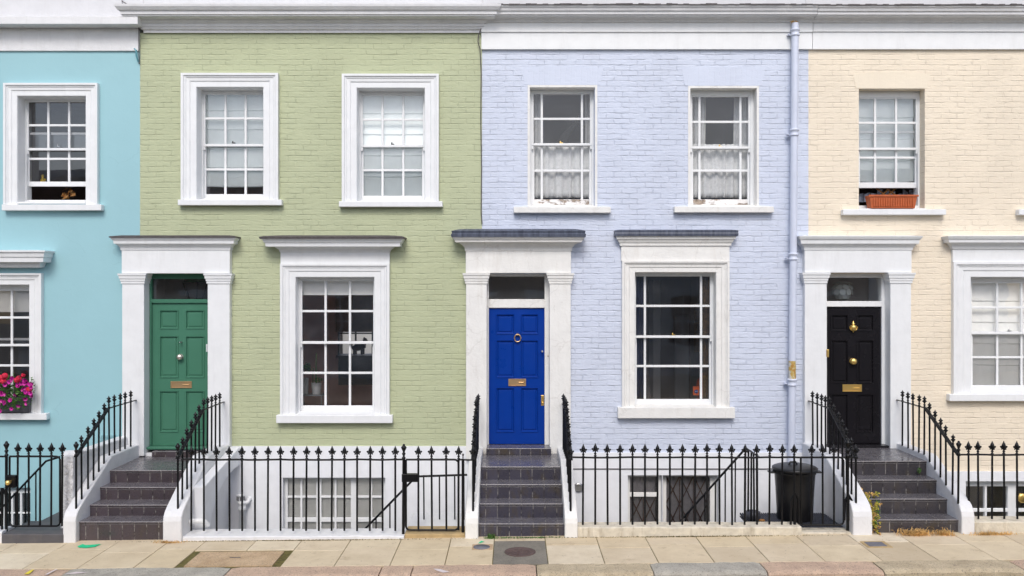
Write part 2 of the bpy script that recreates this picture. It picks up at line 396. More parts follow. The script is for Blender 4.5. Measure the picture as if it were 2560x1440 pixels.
def walled(mb, x0, x1, z0, z1, y0, y1, holes, zcuts=()):
    """slab with rectangular openings"""
    xs = sorted({x0, x1, *[h[0] for h in holes], *[h[1] for h in holes]})
    zs = sorted({z0, z1, *zcuts, *[h[2] for h in holes], *[h[3] for h in holes]})
    xs = [x for x in xs if x0 <= x <= x1]; zs = [z for z in zs if z0 <= z <= z1]
    def hole(i, j):
        if i < 0 or j < 0 or i >= len(xs)-1 or j >= len(zs)-1: return True
        cx = (xs[i]+xs[i+1])/2; cz = (zs[j]+zs[j+1])/2
        return any(h[0] < cx < h[1] and h[2] < cz < h[3] for h in holes)
    for i in range(len(xs)-1):
        for j in range(len(zs)-1):
            if hole(i, j): continue
            a, b, c, d = xs[i], xs[i+1], zs[j], zs[j+1]
            mb.add([(a,y0,c),(b,y0,c),(b,y0,d),(a,y0,d)], [(0,1,2,3)])
            mb.add([(a,y1,c),(b,y1,c),(b,y1,d),(a,y1,d)], [(3,2,1,0)])
            if hole(i-1,j): mb.add([(a,y0,c),(a,y0,d),(a,y1,d),(a,y1,c)], [(0,1,2,3)])
            if hole(i+1,j): mb.add([(b,y0,c),(b,y1,c),(b,y1,d),(b,y0,d)], [(0,1,2,3)])
            if hole(i,j-1): mb.add([(a,y0,c),(a,y1,c),(b,y1,c),(b,y0,c)], [(0,1,2,3)])
            if hole(i,j+1): mb.add([(a,y0,d),(b,y0,d),(b,y1,d),(a,y1,d)], [(0,1,2,3)])
    return mb
def room(parent, x0, x1, z0, z1, y0, y1, mat='room_dark', backhole=None):
    m = MB()
    m.add([(x0,y0,z0),(x1,y0,z0),(x1,y1,z0),(x0,y1,z0)], [(0,1,2,3)])
    m.add([(x0,y0,z1),(x1,y0,z1),(x1,y1,z1),(x0,y1,z1)], [(3,2,1,0)])
    m.add([(x0,y0,z0),(x0,y1,z0),(x0,y1,z1),(x0,y0,z1)], [(0,1,2,3)])
    m.add([(x1,y0,z0),(x1,y1,z0),(x1,y1,z1),(x1,y0,z1)], [(3,2,1,0)])
    if backhole: walled(m, x0, x1, z0, z1, y1, y1+.1, [backhole])
    else: m.add([(x0,y1,z0),(x1,y1,z0),(x1,y1,z1),(x0,y1,z1)], [(0,1,2,3)])
    return m.build('interior_wall', mat, parent)

# ------------------------------------------------------------------ windows and doors
YF = .19                                 # face of the box frames behind the wall face
def sash(win, x0, x1, y0, y1, vb, hb, y, st=6, tr=7, br=7, bw=6, mat='white_paint', gl='window_glass', brmat=None, horn=False):
    """pixel rectangle of one sash (outer), bar centres, all at depth y"""
    yy = y; m = MB(); P = lambda a: X(a, yy); Q = lambda a: Z(a, yy)
    m.box(P(x0), P(x0+st), yy, yy+.042, Q(y1), Q(y0)); m.box(P(x1-st), P(x1), yy, yy+.042, Q(y1), Q(y0))
    m.box(P(x0+st), P(x1-st), yy+.001, yy+.041, Q(y0+tr), Q(y0))
    if not brmat: m.box(P(x0+st), P(x1-st), yy+.001, yy+.041, Q(y1), Q(y1-br))
    for b in vb: m.box(P(b-bw/2), P(b+bw/2), yy+.005, yy+.037, Q(y1-br), Q(y0+tr))
    for b in hb:
        e = [x0+st]+sorted(vb)+[x1-st]
        m.box(P(x0+st), P(x1-st), yy+.007, yy+.035, Q(b+bw/2), Q(b-bw/2))
    if horn:
        for a, c_ in ((x0, x0+st), (x1-st, x1)): m.box(P(a), P(c_), yy+.004, yy+.038, Q(y1+9), Q(y1))
    m.build('sash', mat, win, bevel=.004, seg=1)
    if brmat: MB().box(P(x0+st), P(x1-st), yy+.001, yy+.041, Q(y1), Q(y1-br)).build('bottom_rail', brmat, win, bevel=.004, seg=1)
    g = MB(); a, b, c_, d = P(x0+st), P(x1-st), Q(y1-br), Q(y0+tr)
    g.add([(a,yy+.021,c_),(b,yy+.021,c_),(b,yy+.021,d),(a,yy+.021,d)], [(0,1,2,3)]); g.build('pane', gl, win)
def boxframe(house, o, fl, fr, ft, fb, mat='white_paint', cill=None, cillmat=None, yf=YF):
    """o = opening px at the wall face; fl.. = inner edges of the frame px at depth yf"""
    x0, x1, z0, z1 = X(o[0]), X(o[1]), Z(o[3]), Z(o[2])
    m = MB(); a, b, t_, c_ = X(fl, yf), X(fr, yf), Z(ft, yf), Z(fb, yf)
    y0, y1 = yf, yf+.15
    m.box(x0, a, y0, y1, z0, z1); m.box(b, x1, y0, y1, z0, z1); m.box(a, b, y0+.001, y1, t_, z1)
    w = m.build('window', mat, house, bevel=.003, seg=1)
    MB().box(a, b, y0-.005, y1, z0, c_).build('frame_cill', cillmat or mat, w, bevel=.004, seg=1)
    return w
ARCH = [(0,0),(0,.075),(.035,.075),(.05,.055),(.065,.055),(.075,.045),(.12,.042),(.135,.030),(.215,.030),(.222,.022)]
def architrave(win, ox0, ox1, oy0, oy1, inner, w_px, mat='white_paint'):
    x0, x1, z0, z1 = X(ox0,-.05), X(ox1,-.05), Z(oy1,-.05), Z(oy0,-.05)
    W = X(inner[0]) - x0
    pr = [(t_*W/.222, p) for t_, p in ARCH]; pr.append((W+.003, .0)); pr.append((W+.003, -.30))
    m = MB().usweep(x0, x1, z0, z1, pr, kr=(x1-X(inner[1]))/W, kt=(z1-Z(inner[2]))/W)
    return m.build('architrave', mat, win)
def sill(win, px0, px1, py0, py1, mat='white_paint', p=.10, back=.19):
    x0, x1, z0, z1 = X(px0,-p), X(px1,-p), Z(py1,-p), Z(py0,-p)
    m = MB().box(x0, x1, -p, .004, z0, z1)
    return m.build('sill', mat, win, bevel=.007, seg=2)
def innersill(win, o, y, mat='white_paint'):
    # sloping sill between the reveals
    x0, x1 = X(o[0])+.002, X(o[1])-.002; z0 = Z(o[3])
    MB().prism([(-.03, z0-.02), (y, z0-.02), (y, z0+.035), (-.03, z0+.006)], x0, x1).build('sill', mat, win)

def cloth(name, x0, x1, z0, z1, y, waves, amp, mat, label, cat, group=None, taper=0.0, seed=1, parent=None):
    rnd = random.Random(seed); n = max(24, int(waves*8)); rows = 10; vs = []
    ph = [rnd.uniform(0, 6.28) for _ in range(4)]
    for j in range(rows+1):
        v = j/rows
        for i in range(n+1):
            u = i/n; z = z1+(z0-z1)*v
            wv = math.sin(u*waves*6.283+ph[0]+1.1*math.sin(u*11+ph[1])+.6*math.sin(u*23+ph[2]))
            yy = y+amp*wv*(.75+.25*v)+.3*amp*math.sin(u*waves*14+ph[3])
            xx = x0+(x1-x0)*u; xx += taper*(v)*( .5-u)
            vs.append((xx, yy, z+.004*math.sin(u*waves*12)*(j in (0, rows))))
    fs = [(j*(n+1)+i, j*(n+1)+i+1, (j+1)*(n+1)+i+1, (j+1)*(n+1)+i) for j in range(rows) for i in range(n)]
    o = MB().add(vs, fs, 0, True).build(name, mat, parent)
    s_ = o.modifiers.new('solid', 'SOLIDIFY'); s_.thickness = .003
    return tag(o, label, cat, group)
def roman(x0, x1, z0, z1, y, folds, mat, label, drop=.03, sag=0.0):
    m = MB(); h = (z1-z0)/folds; n = 14
    for i in range(folds):
        zt = z1-i*h; vs = []
        prof = [(0,0),(.25,.006),(.6,.012),(.9,.020),(1.0,.022),(1.04,.008)]
        for (v, p) in prof:
            for j in range(n+1):
                u = j/n; s_ = sag*math.sin(u*math.pi)*(i+1)/folds*v
                vs.append((x0+(x1-x0)*u, y-p*.8-.002*math.sin(u*23+i), zt-v*h-s_))
        m.add(vs, [(a*(n+1)+j, a*(n+1)+j+1, (a+1)*(n+1)+j+1, (a+1)*(n+1)+j) for a in range(len(prof)-1) for j in range(n)], 0, False)
    return tag(m.build('roman_blind', mat), label, 'blind', 'roman blinds behind the sash windows')

def panel_door(house, px0, px1, py0, py1, y, cols, rows, mat):
    x0, x1, z0, z1 = X(px0,y), X(px1,y), Z(py1,y), Z(py0,y)
    holes = [(X(a,y), X(b,y), Z(d,y), Z(c_,y)) for a, b in cols for c_, d in rows]
    m = walled(MB(), x0, x1, z0, z1, y, y+.045, holes)
    for (a, b, c_, d) in holes:
        rings = [(0, 0), (0, -.010), (.010, -.009), (.020, .016), (.034, .017), (.042, .007), (.05, .006), (.055, .006)]
        vs = []
        for q, dy in rings: vs += [(a+q, y+dy, c_+q), (b-q, y+dy, c_+q), (b-q, y+dy, d-q), (a+q, y+dy, d-q)]
        fs = [(i*4+j, i*4+(j+1)%4, (i+1)*4+(j+1)%4, (i+1)*4+j) for i in range(len(rings)-1) for j in range(4)]
        n = len(rings)-1; fs.append((n*4, n*4+1, n*4+2, n*4+3)); m.add(vs, fs)
    return m.build('door', mat, house)
MY = Matrix.Rotation(R(90), 3, 'X')      # lathe axis z -> -y (towards the street)
def knob(parent, px, py, y, r, mat, name='knob'):
    c = (X(px,y), y, Z(py,y))
    return MB().lathe([(r*.9,0),(r*.9,.008),(r*.35,.012),(r*.3,.03),(r*.8,.04),(r,.055),(r*.85,.07),(r*.4,.08),(0,.082)], c, 14, M=MY).build(name, mat, parent)
def letterbox(parent, px0, px1, py0, py1, y, mat):
    a, b, c_, d = X(px0,y), X(px1,y), Z(py1,y), Z(py0,y)
    m = MB(); w = .012
    m.box(a, b, y-.012, y, d-w, d); m.box(a, b, y-.012, y, c_, c_+w); m.box(a, a+w*2, y-.0121, y, c_+w, d-w); m.box(b-w*2, b, y-.0121, y, c_+w, d-w)
    m.box(a+w*2, b-w*2, y-.005, y+.002, c_+w, d-w); m.tube([((a+b)/2+.02, y-.012, (c_+d)/2), (b-w*3, y-.016, (c_+d)/2)], .006, 6)
    return m.build('letter_box', mat, parent, bevel=.002, seg=1)

PIL = -.10; DY = .12                      # pilaster face, door face
def surround(house, lx, rx, fz0, fz1, wpx, inl, inr, capy, base_py, mat, cornice, corn_x, capmat=None, cap=None, captop=None):
    """lx, rx = outer px of the pilasters; inl, inr = inner px of the pilaster faces"""
    y = PIL; m = MB()
    zt = Z(capy[0], y); zb = Z(base_py, y)
    for a, b in ((lx, inl), (inr, rx)): m.box(X(a,y), X(b,y), y, .36, zb, zt+.002)
    m.box(X(lx,y)-.004, X(rx,y)+.004, y-.006, .36, zt+.002, Z(fz0, y))
    s_ = m.build('door_surround', mat, house, bevel=.006)
    for a, b in ((lx, inl), (inr, rx)):
        xa, xb = X(a,y), X(b,y); zc = Z(capy[1], y); h = zt-zc
        q = MB().hood(xa, xb, [(0,zc),(.012,zc),(.012,zc+h*.22),(.020,zc+h*.25),(.022,zc+h*.45),(.032,zc+h*.50),(.036,zc+h*.78),(.046,zc+h*.82),(.048,zt-.0),(.006,zt)], yb=DY-.03, y0=y)
        q.build('capital', mat, s_)
    xa, xb = X(corn_x[0], y), X(corn_x[1], y)
    MB().hood(xa, xb, [(p, Z(py, y-p)) for p, py in cornice], yb=.002, y0=y).build('cornice', mat, s_)
    if cap:
        MB().hood(xa, xb, [(p, Z(py, y-p)) for p, py in cap], yb=.004, y0=y).build('lead_cap', capmat, s_)
    return s_
def doorset(house, op, glz, bar, leaf, frame_mat, sx, framew=6):
    """op = opening px left/right at the door depth; frame, fanlight pane"""
    y = DY; m = MB(); x0, x1 = sx
    zt = Z(681, PIL)
    a, b = X(leaf[0], y), X(leaf[1], y); zb = Z(leaf[3], y)-.01
    m.box(x0, a-.002, y-.03, y+.08, zb, zt); m.box(b+.002, x1, y-.03, y+.08, zb, zt)
    m.box(a-.002, b+.002, y-.03, y+.08, Z(bar[1], y-.03)+.002, Z(bar[0], y-.03))
    m.box(a-.002, b+.002, y-.028, y+.08, Z(glz[2], y-.03), zt)
    fo = m.build('door_frame', frame_mat, house, bevel=.004, seg=1)
    g = MB(); z0, z1 = Z(glz[3], y), Z(glz[2], y)
    g.add([(a,y+.01,z0),(b,y+.01,z0),(b,y+.01,z1),(a,y+.01,z1)], [(0,1,2,3)]).build('fanlight_pane', 'dark_glass', fo)
    return fo

ZTOP, ZBOT = Z(-40), -2.4
def house(name_label, xa, xb, wallmat, ztop_wall, holes, plinth=None, plmat='white_plinth'):
    h = thing('terraced_house', ((xa+xb)/2, 0, ZBOT), name_label, 'house', 'painted terraced houses in the row')
    zp = Z(plinth) if plinth else ZBOT
    up = [q for q in holes]
    walled(MB(), xa, xb, zp, ztop_wall, 0, .35, up).build('wall', wallmat, h)
    return h
# opening list per house: px (x0,x1,y0,y1)
def mh(o): return (X(o[0]), X(o[1]), Z(o[3]), Z(o[2]))
def dw(t): return (t[0]-.004, t[1]+.004)
def dh(lx, rx, zb): return (lx, rx, zb, Z(684, PIL))
A_ = -505; B_ = 350; C_ = 1205; D_ = 2021; E_ = 2880
doorz = .70
# --- turquoise house
TU = (46, 216, 241, 506); TU2 = (-356, -186, 241, 506); TL = (-122, 75, 712, 1033); TB = (-70, 76, 1219, 1420)
ht = house('turquoise smooth rendered terraced house with white trimmed windows', X(A_), X(B_), 'turquoise_render', Z(127), [mh(TU), mh(TU2), mh(TL), mh(TB), (X(A_)+.05, X(-345), doorz, Z(690))])
# --- green house
GU1 = (493, 659, 219, 500); GU2 = (893, 1062, 221, 504); GL = (740, 936, 693, 1037); GB = (708, 964, 1193, 1420)
gd = (X(360,PIL), X(531,PIL)); ld = (X(1217,PIL), X(1374,PIL)); cd = (X(2068,PIL)-.005, X(2226,PIL))
hg = house('sage green painted brick terraced house with a green front door', X(B_), X(C_), 'green_brick', Z(82), [mh(GU1), mh(GU2), mh(GL), (*dw(gd), Z(1115), Z(684,PIL))], 1115)
LU1 = (1324, 1487, 217, 516); LU2 = (1725, 1892, 220, 516); LL = (1587, 1789, 681, 1020); LB1 = (1569, 1655, 1187, 1420); LB2 = (1656, 1795, 1187, 1500)
hl = house('pale lilac painted brick terraced house with a bright blue front door', X(C_), X(D_), 'lilac_brick', Z(123), [mh(LU1), mh(LU2), mh(LL), (*dw(ld), Z(1131), Z(684,PIL))], 1131)
CU = (2147, 2312, 222, 523); CU2 = (2587, 2752, 222, 523); CL = (2425, 2622, 693, 985); CB = (2412, 2700, 1202, 1400)
hc = house('cream painted brick terraced house with a black front door', X(D_), X(E_), 'cream_brick', Z(125), [mh(CU), mh(CU2), mh(CL), (*dw(cd), Z(1178), Z(684,PIL))], 1178)
# plinth / basement walls
walled(MB(), X(B_), X(C_), ZBOT, Z(1115), -.03, .35, [mh(GB), (*dw(gd), .70, Z(1110))]).build('basement_wall', 'white_plinth', hg, bevel=.006)
walled(MB(), X(C_), X(D_), ZBOT, Z(1131), -.03, .35, [mh(LB1), mh(LB2), (*dw(ld), .70, Z(1110))]).build('basement_wall', 'white_plinth', hl, bevel=.006)
MB().box(X(1432), X(2008), -.042, -.0302, Z(1172), Z(1170)).build('plinth_band', 'slate_cap', hl)
walled(MB(), X(D_), X(E_), ZBOT, Z(1178), -.03, .35, [mh(CB), (*dw(cd), .70, Z(1110))]).build('basement_wall', 'white_plinth', hc, bevel=.006)
BW = (X(848,4.0), X(975,4.0), Z(890,4.0), Z(740,4.0))
for hh, a, b in ((ht, A_, B_), (hg, B_, C_), (hl, C_, D_), (hc, D_, E_)):
    MB().box(X(a)+.002, X(b)-.002, .12, .42, Z(140), 8.0).build('parapet', 'parapet_render', hh)
    MB().box(X(a)+.002, X(b)-.002, .42, 4.4 if hh is hg else 9.0, 7.05, 7.15).build('roof', 'roof_slate', hh)
    MB().box(X(a)+.002, X(b)-.002, 8.8, 9.0, ZBOT, 7.05).build('rear_wall', 'stock_brick', hh) if hh is not hg else \
        walled(MB(), X(a)+.002, X(b)-.002, ZBOT, 7.05, 4.12, 4.36, [BW]).build('rear_wall', 'stock_brick', hh)
    MB().box(X(a)+.002, X(b)-.002, .355, 8.8, ZBOT-.1, ZBOT).build('floor_slab', 'room_dark', hh)

# cornices
def run(hh, xa, xb, prof, mat, name='cornice', ends=False):
    if ends: return MB().hood(xa, xb, prof, yb=.125, y0=0).build(name, mat, hh)
    pts = [(-p, z) for p, z in prof]+[(.125, prof[-1][1]), (.125, prof[0][1])]
    return MB().prism(pts, xa, xb).build(name, mat, hh)
def zp(l): return [(p, Z(py, -p)) for p, py in l]
# turquoise: plain fascia and slab
MB().box(X(A_), X(B_)-.003, -.03, .12, Z(127,-.03), Z(70,-.03)).build('fascia', 'white_stucco', ht, bevel=.005)
MB().prism([(-.24, Z(40,-.24)), (-.24, Z(60,-.24)), (-.19, Z(61,-.24)), (-.16,Z(64,-.16)), (.12, Z(66,-.1)), (.12, Z(36,-.1))], X(A_), X(344,-.24)).build('cornice', 'white_stucco', ht, bevel=.006)
# green: deep moulded cornice
pr = zp([(0,82),(.035,82),(.035,76),(.06,73),(.075,66),(.085,65),(.085,59),(.12,54),(.13,48)])
pr += [(.23, pr[-1][1]+.004), (.25, pr[-1][1]+.012)]+zp([(.25,37),(.27,35),(.275,27),(.30,24),(.33,15),(.335,9)])
MB().hood(X(350)+.10, X(1200)-.02, [(p, z) for p, z in pr], yb=.125, y0=0).build('cornice', 'white_stucco', hg)
MB().box(X(337,-.335), X(1207,-.335), -.33, .12, pr[-1][1]+.001, pr[-1][1]+.012).build('cornice_flashing', 'white_stucco', hg)
# lilac + cream: fascia boards and cornice
def lcorn(hh, x0, x1, dz=0.0, mid=80):
    MB().box(x0, x1, -.045, .12, Z(123,-.045), Z(mid+.6,-.045)).build('fascia', 'white_paint', hh, bevel=.004)
    MB().box(x0, x1, -.065, .12, Z(mid,-.065), Z(56,-.065)).build('upper_fascia', 'white_paint', hh, bevel=.004)
    l = zp([(.065,57),(.09,55),(.10,50),(.14,44)]); l += [(.22, l[-1][1]+.003)]+zp([(.225,37),(.245,35),(.25,28),(.27,26),(.28,20),(.30,16),(.305,13)])
    run(hh, x0, x1, [(p, z+dz) for p, z in l], 'white_stucco')
    m = MB(); rnd = random.Random(3); n = 60
    for i in range(n):
        a = x0+(x1-x0)*i/n; b = x0+(x1-x0)*(i+1)/n
        m.box(a, b-.001, -.31-rnd.uniform(0,.012), .11, l[-1][1]+dz+.001, l[-1][1]+dz+rnd.uniform(.012,.026))
    m.build('lead_flashing', 'slate_cap', hh)
lcorn(hl, X(1207)-.02, X(2040,-.2)); lcorn(hc, X(2040,-.2)+.006, X(E_), -.006, 79)

# --- window builds -----------------------------------------------------------
def sashwin(hh, o, fl, fr, ft, fb, cols, rows_t, rows_b, up, lo, mat='white_paint', cillmat=None, brmat=None, gl='window_glass', br=12, arch=None, sl=None, horn=True, slmat=None, yf=YF, st=5):
    w = boxframe(hh, o, fl, fr, ft, fb, mat, cillmat=cillmat, yf=yf)
    if lo[1] > fb-14: lo = (lo[0], 720-(Z(fb,yf)-.002-CZ)*F/(D0+yf+.062))
    sash(w, fl-1, fr+1, up[0], up[1], cols, rows_t, yf+.012, st=st+1, tr=5, br=6, bw=5.6, mat=mat, gl=gl, horn=horn)
    sash(w, fl-1, fr+1, lo[0], lo[1], cols, rows_b, yf+.062, st=st+3, tr=6, br=br, bw=5.6, mat=mat, gl=gl, brmat=brmat)
    if arch: architrave(w, *arch, inner=o, w_px=0, mat=slmat or mat)
    if sl: sill(w, *sl, mat=slmat or mat)
    innersill(w, o, yf, slmat or mat)
    return w
sashwin(ht, TU, 66, 222, 250, 500, [120, 172], [313], [397], (250, 376), (331, 466), arch=(10, 245, 208, 511), sl=(4, 253, 511, 526))
sashwin(ht, TU2, -322, -175, 250, 500, [-268, -222], [313], [437], (250, 376), (371, 500), arch=(-392, -157, 208, 511), sl=(-398, -149, 511, 526))
sashwin(hg, GU1, 508, 665, 232, 496, [563, 613.5], [296], [423.5], (231, 366), (360, 493), arch=(453, 696, 183, 499), sl=(444, 704, 499, 513))
sashwin(hg, GU2, 902, 1062, 234, 500, [956, 1008], [299], [425.5], (234, 368), (362, 495), arch=(855, 1097, 185, 503), sl=(847, 1106, 503, 517))
w = sashwin(hl, LU1, 1329, 1480, 232, 512, [1354.5, 1455], [297], [426.5], (230, 364), (360, 502), cillmat='white_peel', brmat='white_peel', br=15, sl=(1284, 1527, 517, 532), slmat='cream_white', yf=.16, gl='upper_glass')
MB().usweep(X(1319), X(1493), Z(517), Z(213), [(0,0),(0,.012),(X(1324)-X(1319)+.003,.012),(X(1324)-X(1319)+.003,-.17)]).build('window_surround', 'cream_white', w)
w = sashwin(hl, LU2, 1726, 1876, 238, 512, [1749, 1851.5], [304.5], [426.5], (237, 372), (368, 502), cillmat='white_peel', brmat='white_peel', br=15, sl=(1686, 1935, 516, 531), slmat='cream_white', yf=.16, gl='upper_glass')
MB().usweep(X(1720), X(1897), Z(517), Z(215), [(0,0),(0,.012),(X(1725)-X(1720)+.003,.012),(X(1725)-X(1720)+.003,-.17)]).build('window_surround', 'cream_white', w)
sashwin(hc, CU, 2143, 2295, 243, 514, [2188.5, 2241], [307], [394], (242, 375), (327, 470), sl=(2108, 2366, 523, 537), br=14, yf=.16)
sashwin(hc, CU2, 2577, 2727, 243, 514, [2625, 2676], [307], [434], (242, 375), (370, 512), sl=(2548, 2806, 523, 537), br=14, yf=.16)
sashwin(hg, GL, 750, 938, 699, 1028, [813.5, 874.5], [778], [932.5], (698, 860), (853, 1018), arch=(701, 974, 659, 1038), sl=(690, 981, 1038, 1058), br=13, yf=.14)
sashwin(hl, LL, 1585, 1780, 686, 1012, [1612.5, 1753], [765], [915.5], (686, 845), (838, 1003), arch=(1555, 1823, 652, 1019), sl=(1545, 1838, 1019, 1046), mat='white_paint', slmat='cream_white', br=13, yf=.14)
sashwin(hc, CL, 2425, 2613, 703, 980, [2494, 2555], [769], [893.5], (703, 836), (828, 969), arch=(2382, 2665, 655, 987), sl=(2374, 2675, 986, 1003), br=16, yf=.14)
sashwin(ht, TL, -106, 82, 722, 1028, [-33, 28.5], [794], [914], (722, 866), (845, 1025), arch=(-152, 105, 683, 1034), sl=(-164, 116, 1034, 1050), br=13, yf=.14)
# painted brick lintels
for hh, a, b, c_, d, mt in ((hl,1312,1500,172,212,'lilac_lintel'),(hl,1712,1904,172,214,'lilac_lintel'),(hc,2140,2318,185,221,'cream_lintel'),(hc,2580,2758,185,221,'cream_lintel')):
    n = 12; top = [(X(a-8)+(X(b+8)-X(a-8))*i/n, Z(c_)+.03*math.sin(math.pi*i/n)) for i in range(n+1)]
    MB().prism([(X(b), Z(d)), (X(a), Z(d))]+top, -.004, .02, 'y').build('brick_lintel', mt, hh)
# hoods over the ground floor windows
def winhood(hh, fx0, fx1, fy0, fy1, prof, mat='white_paint', cap=None, capmat=None, ex=0):
    MB().box(X(fx0,-.05), X(fx1,-.05), -.05, .004, Z(fy1,-.05), Z(fy0,-.05)).build('frieze', mat, hh, bevel=.004)
    h_ = MB().hood(X(fx0,-.05)+.0, X(fx1,-.05)-.0, [(p, Z(py,-.05-p)) for p, py in prof], yb=.004, y0=-.05).build('window_hood', mat, hh)
    if cap: MB().hood(X(fx0,-.05), X(fx1,-.05), [(p, Z(py,-.05-p)) for p, py in cap], yb=.006, y0=-.05).build('hood_cap', capmat, h_)
winhood(hg, 701, 974, 620, 660, [(0,632),(.02,624),(.06,619),(.07,617),(.17,616),(.175,608),(.19,606),(.21,599),(.225,597)], cap=[(.24,597),(.245,592),(.20,590),(0,588)], capmat='slate_cap')
winhood(hl, 1553, 1824, 611, 652, [(0,615),(.02,614),(.022,608),(.035,606),(.05,600),(.07,597),(.075,592),(.08,590)], mat='cream_white', cap=[(.10,590),(.105,584),(.10,581),(.104,576),(.06,574.5),(0,574)], capmat='lead')
winhood(hc, 2382, 2665, 612, 656, [(0,624),(.02,622),(.03,616),(.05,611),(.07,608),(.11,606),(.115,599),(.13,597),(.145,592),(.15,590),(0,588)])
winhood(ht, -140, 93, 655, 664, [(.0,670),(.08,668),(.105,656),(.18,655),(.185,644),(.20,642),(.21,633),(.23,630),(.232,626),(0,625)])
# door surrounds
surround(hg, 305, 574, 624, 0, 0, 360, 519, (684, 709), 1140, 'white_paint', [(0,626),(.015,625),(.02,619),(.04,614),(.06,611),(.085,609),(.09,601),(.10,600),(.115,596),(.12,592.5)], (305, 574), 'slate_cap', [(.132,594),(.134,590.5),(0,588)])
surround(hl, 1165, 1427, 628, 0, 0, 1217, 1374, (683, 709), 1150, 'cream_white', [(0,628),(.015,627),(.02,619),(.05,613),(.06,611),(.085,609),(.10,606),(.15,605),(.155,601),(.18,596),(.19,592)], (1165, 1427), 'lead', [(.20,592.5),(.205,585),(.19,583),(.20,577),(.1,573),(0,572)])
surround(hc, 2012, 2278, 624, 0, 0, 2066, 2226, (682, 708), 1140, 'white_paint', [(0,626),(.015,625),(.02,619),(.04,614),(.06,611),(.08,609),(.085,600),(.10,598),(.115,593),(.12,590),(0,588.5)], (2012, 2278))
# doors
doorset(hg, None, (374, 528, 697, 747), (748, 758), (381, 527, 758, 1113), 'green_door_paint', gd)
dg = panel_door(hg, 381, 527, 758, 1113, DY, [(399,446),(464,511)], [(775,822),(840,944),(977,1080)], 'green_door_paint')
MB().box(gd[0], gd[1], -.02, DY+.06, Z(1124,-.02), Z(1113,DY)-.004).build('door_sill', 'green_door_paint', hg, bevel=.006)
knob(dg, 452, 892, DY, .045, 'nickel'); letterbox(dg, 427, 480, 953, 970, DY, 'old_brass'); knob(dg, 454, 855, DY, .014, 'steel', 'peephole')
doorset(hl, None, (1224, 1366, 691, 747), (748, 770), (1222.5, 1361, 771, 1110), 'cream_white', ld)
db = panel_door(hl, 1222.5, 1361, 771, 1110, DY, [(1240,1286),(1302,1346)], [(785,835),(850,944),(969,1080)], 'blue_door_paint')
letterbox(db, 1271, 1315, 947, 965, DY, 'old_brass')
m = MB(); cx, cz = X(1294,DY), Z(845,DY)
m.tube([(cx+.047*math.cos(a*math.pi/12), DY-.03, cz+.055*math.sin(a*math.pi/12)) for a in range(25)], .009, 8)
m.lathe([(.022,0),(.022,.01),(.014,.03),(.010,.045),(0,.047)], (cx, DY, cz+.052), 10, M=MY); m.lathe([(.012,0),(.010,.03),(0,.033)], (cx, DY, cz-.055), 10, M=MY)
m.build('door_knocker', 'old_brass', db)
knob(db, 1355, 878, DY, .017, 'nickel', 'lock')
m = MB().box(X(1352.5,DY), X(1360,DY), DY-.006, DY, Z(1014,DY), Z(988,DY)); m.sphere((X(1356,DY), DY-.012, Z(1007,DY)), .014, 8); m.build('lock_plate', 'brass', db, bevel=.003)
doorset(hc, None, (2068, 2203, 694, 752), (753, 767), (2066, 2202, 768, 1110), 'white_paint', cd)
dk_ = panel_door(hc, 2066, 2202, 768, 1108, DY, [(2077,2120),(2142,2184)], [(787,827),(850,958),(985,1081)], 'black_door_paint')
letterbox(dk_, 2106, 2154, 961, 979, DY, 'brass'); knob(dk_, 2131, 903, DY, .05, 'brass')
cx, cz = X(2132,DY), Z(818,DY)
m = MB(); m.lathe([(0,-.08),(.008,-.075),(.012,-.055),(.035,-.045),(.045,-.02),(.047,.02),(.040,.028),(.02,.034),(.018,.045),(.028,.05),(.026,.058),(.008,.07),(.010,.082),(0,.095)], (cx, DY-.018, cz), 12)
m.tube([(cx+.058*math.cos(a*math.pi/12), DY-.03, cz+.01+.062*math.sin(a*math.pi/12)) for a in range(12, 25)], .007, 6)
m.build('door_knocker', 'brass', dk_)
MB().box(X(2040,PIL), X(2226,PIL), -.06, DY+.05, .715, Z(1109,DY)).build('door_sill', 'black_door_paint', hc, bevel=.006)
# bells
MB().box(X(517.5,.0), X(521,0), -.045, .03, Z(879), Z(860)).build('door_bell', 'ceramic', hg, bevel=.004)
MB().lathe([(.012,0),(.012,.01),(.005,.013),(0,.015)], (X(1370,.09), .09, Z(889,.09)), 10, M=MY).build('door_bell', 'nickel', hl)
MB().box(X(2066.2,-.04), X(2071,-.04), -.07, -.01, Z(892), Z(873)).build('door_bell', 'brass', hc, bevel=.006)

# rooms
for hh, o, mt, dd in ((ht,TU,'room_dark',2.5),(ht,TU2,'room_dark',2.5),(hg,GU1,'room_mauve',2),(hg,GU2,'room_dark',2),(hl,LU1,'room_blue',3),(hl,LU2,'room_blue',3),
                  (hc,CU,'room_dark',1.5),(hc,CU2,'room_dark',1.5),(hc,CL,'room_dark',2),(ht,TL,'room_dark',3),(hl,LL,'room_dark',3.2)):
    a, b, c_, d = mh(o); room(hh, a-.35, b+.35, c_-.3, d+.15, .352, .352+dd, mt)
a, b, c_, d = mh(GL)
BW = (X(848,4.0), X(975,4.0), Z(890,4.0), Z(740,4.0))
room(hg, a-1.1, b+1.0, c_-.6, d+.2, .352, 4.0, 'room_mauve', BW)
for hh, dx in ((hg, gd), (hl, ld), (hc, cd)):
    room(hh, dx[0]-.1, dx[1]+.1, .65, Z(684,PIL)+.1, .352, .95, 'hall')
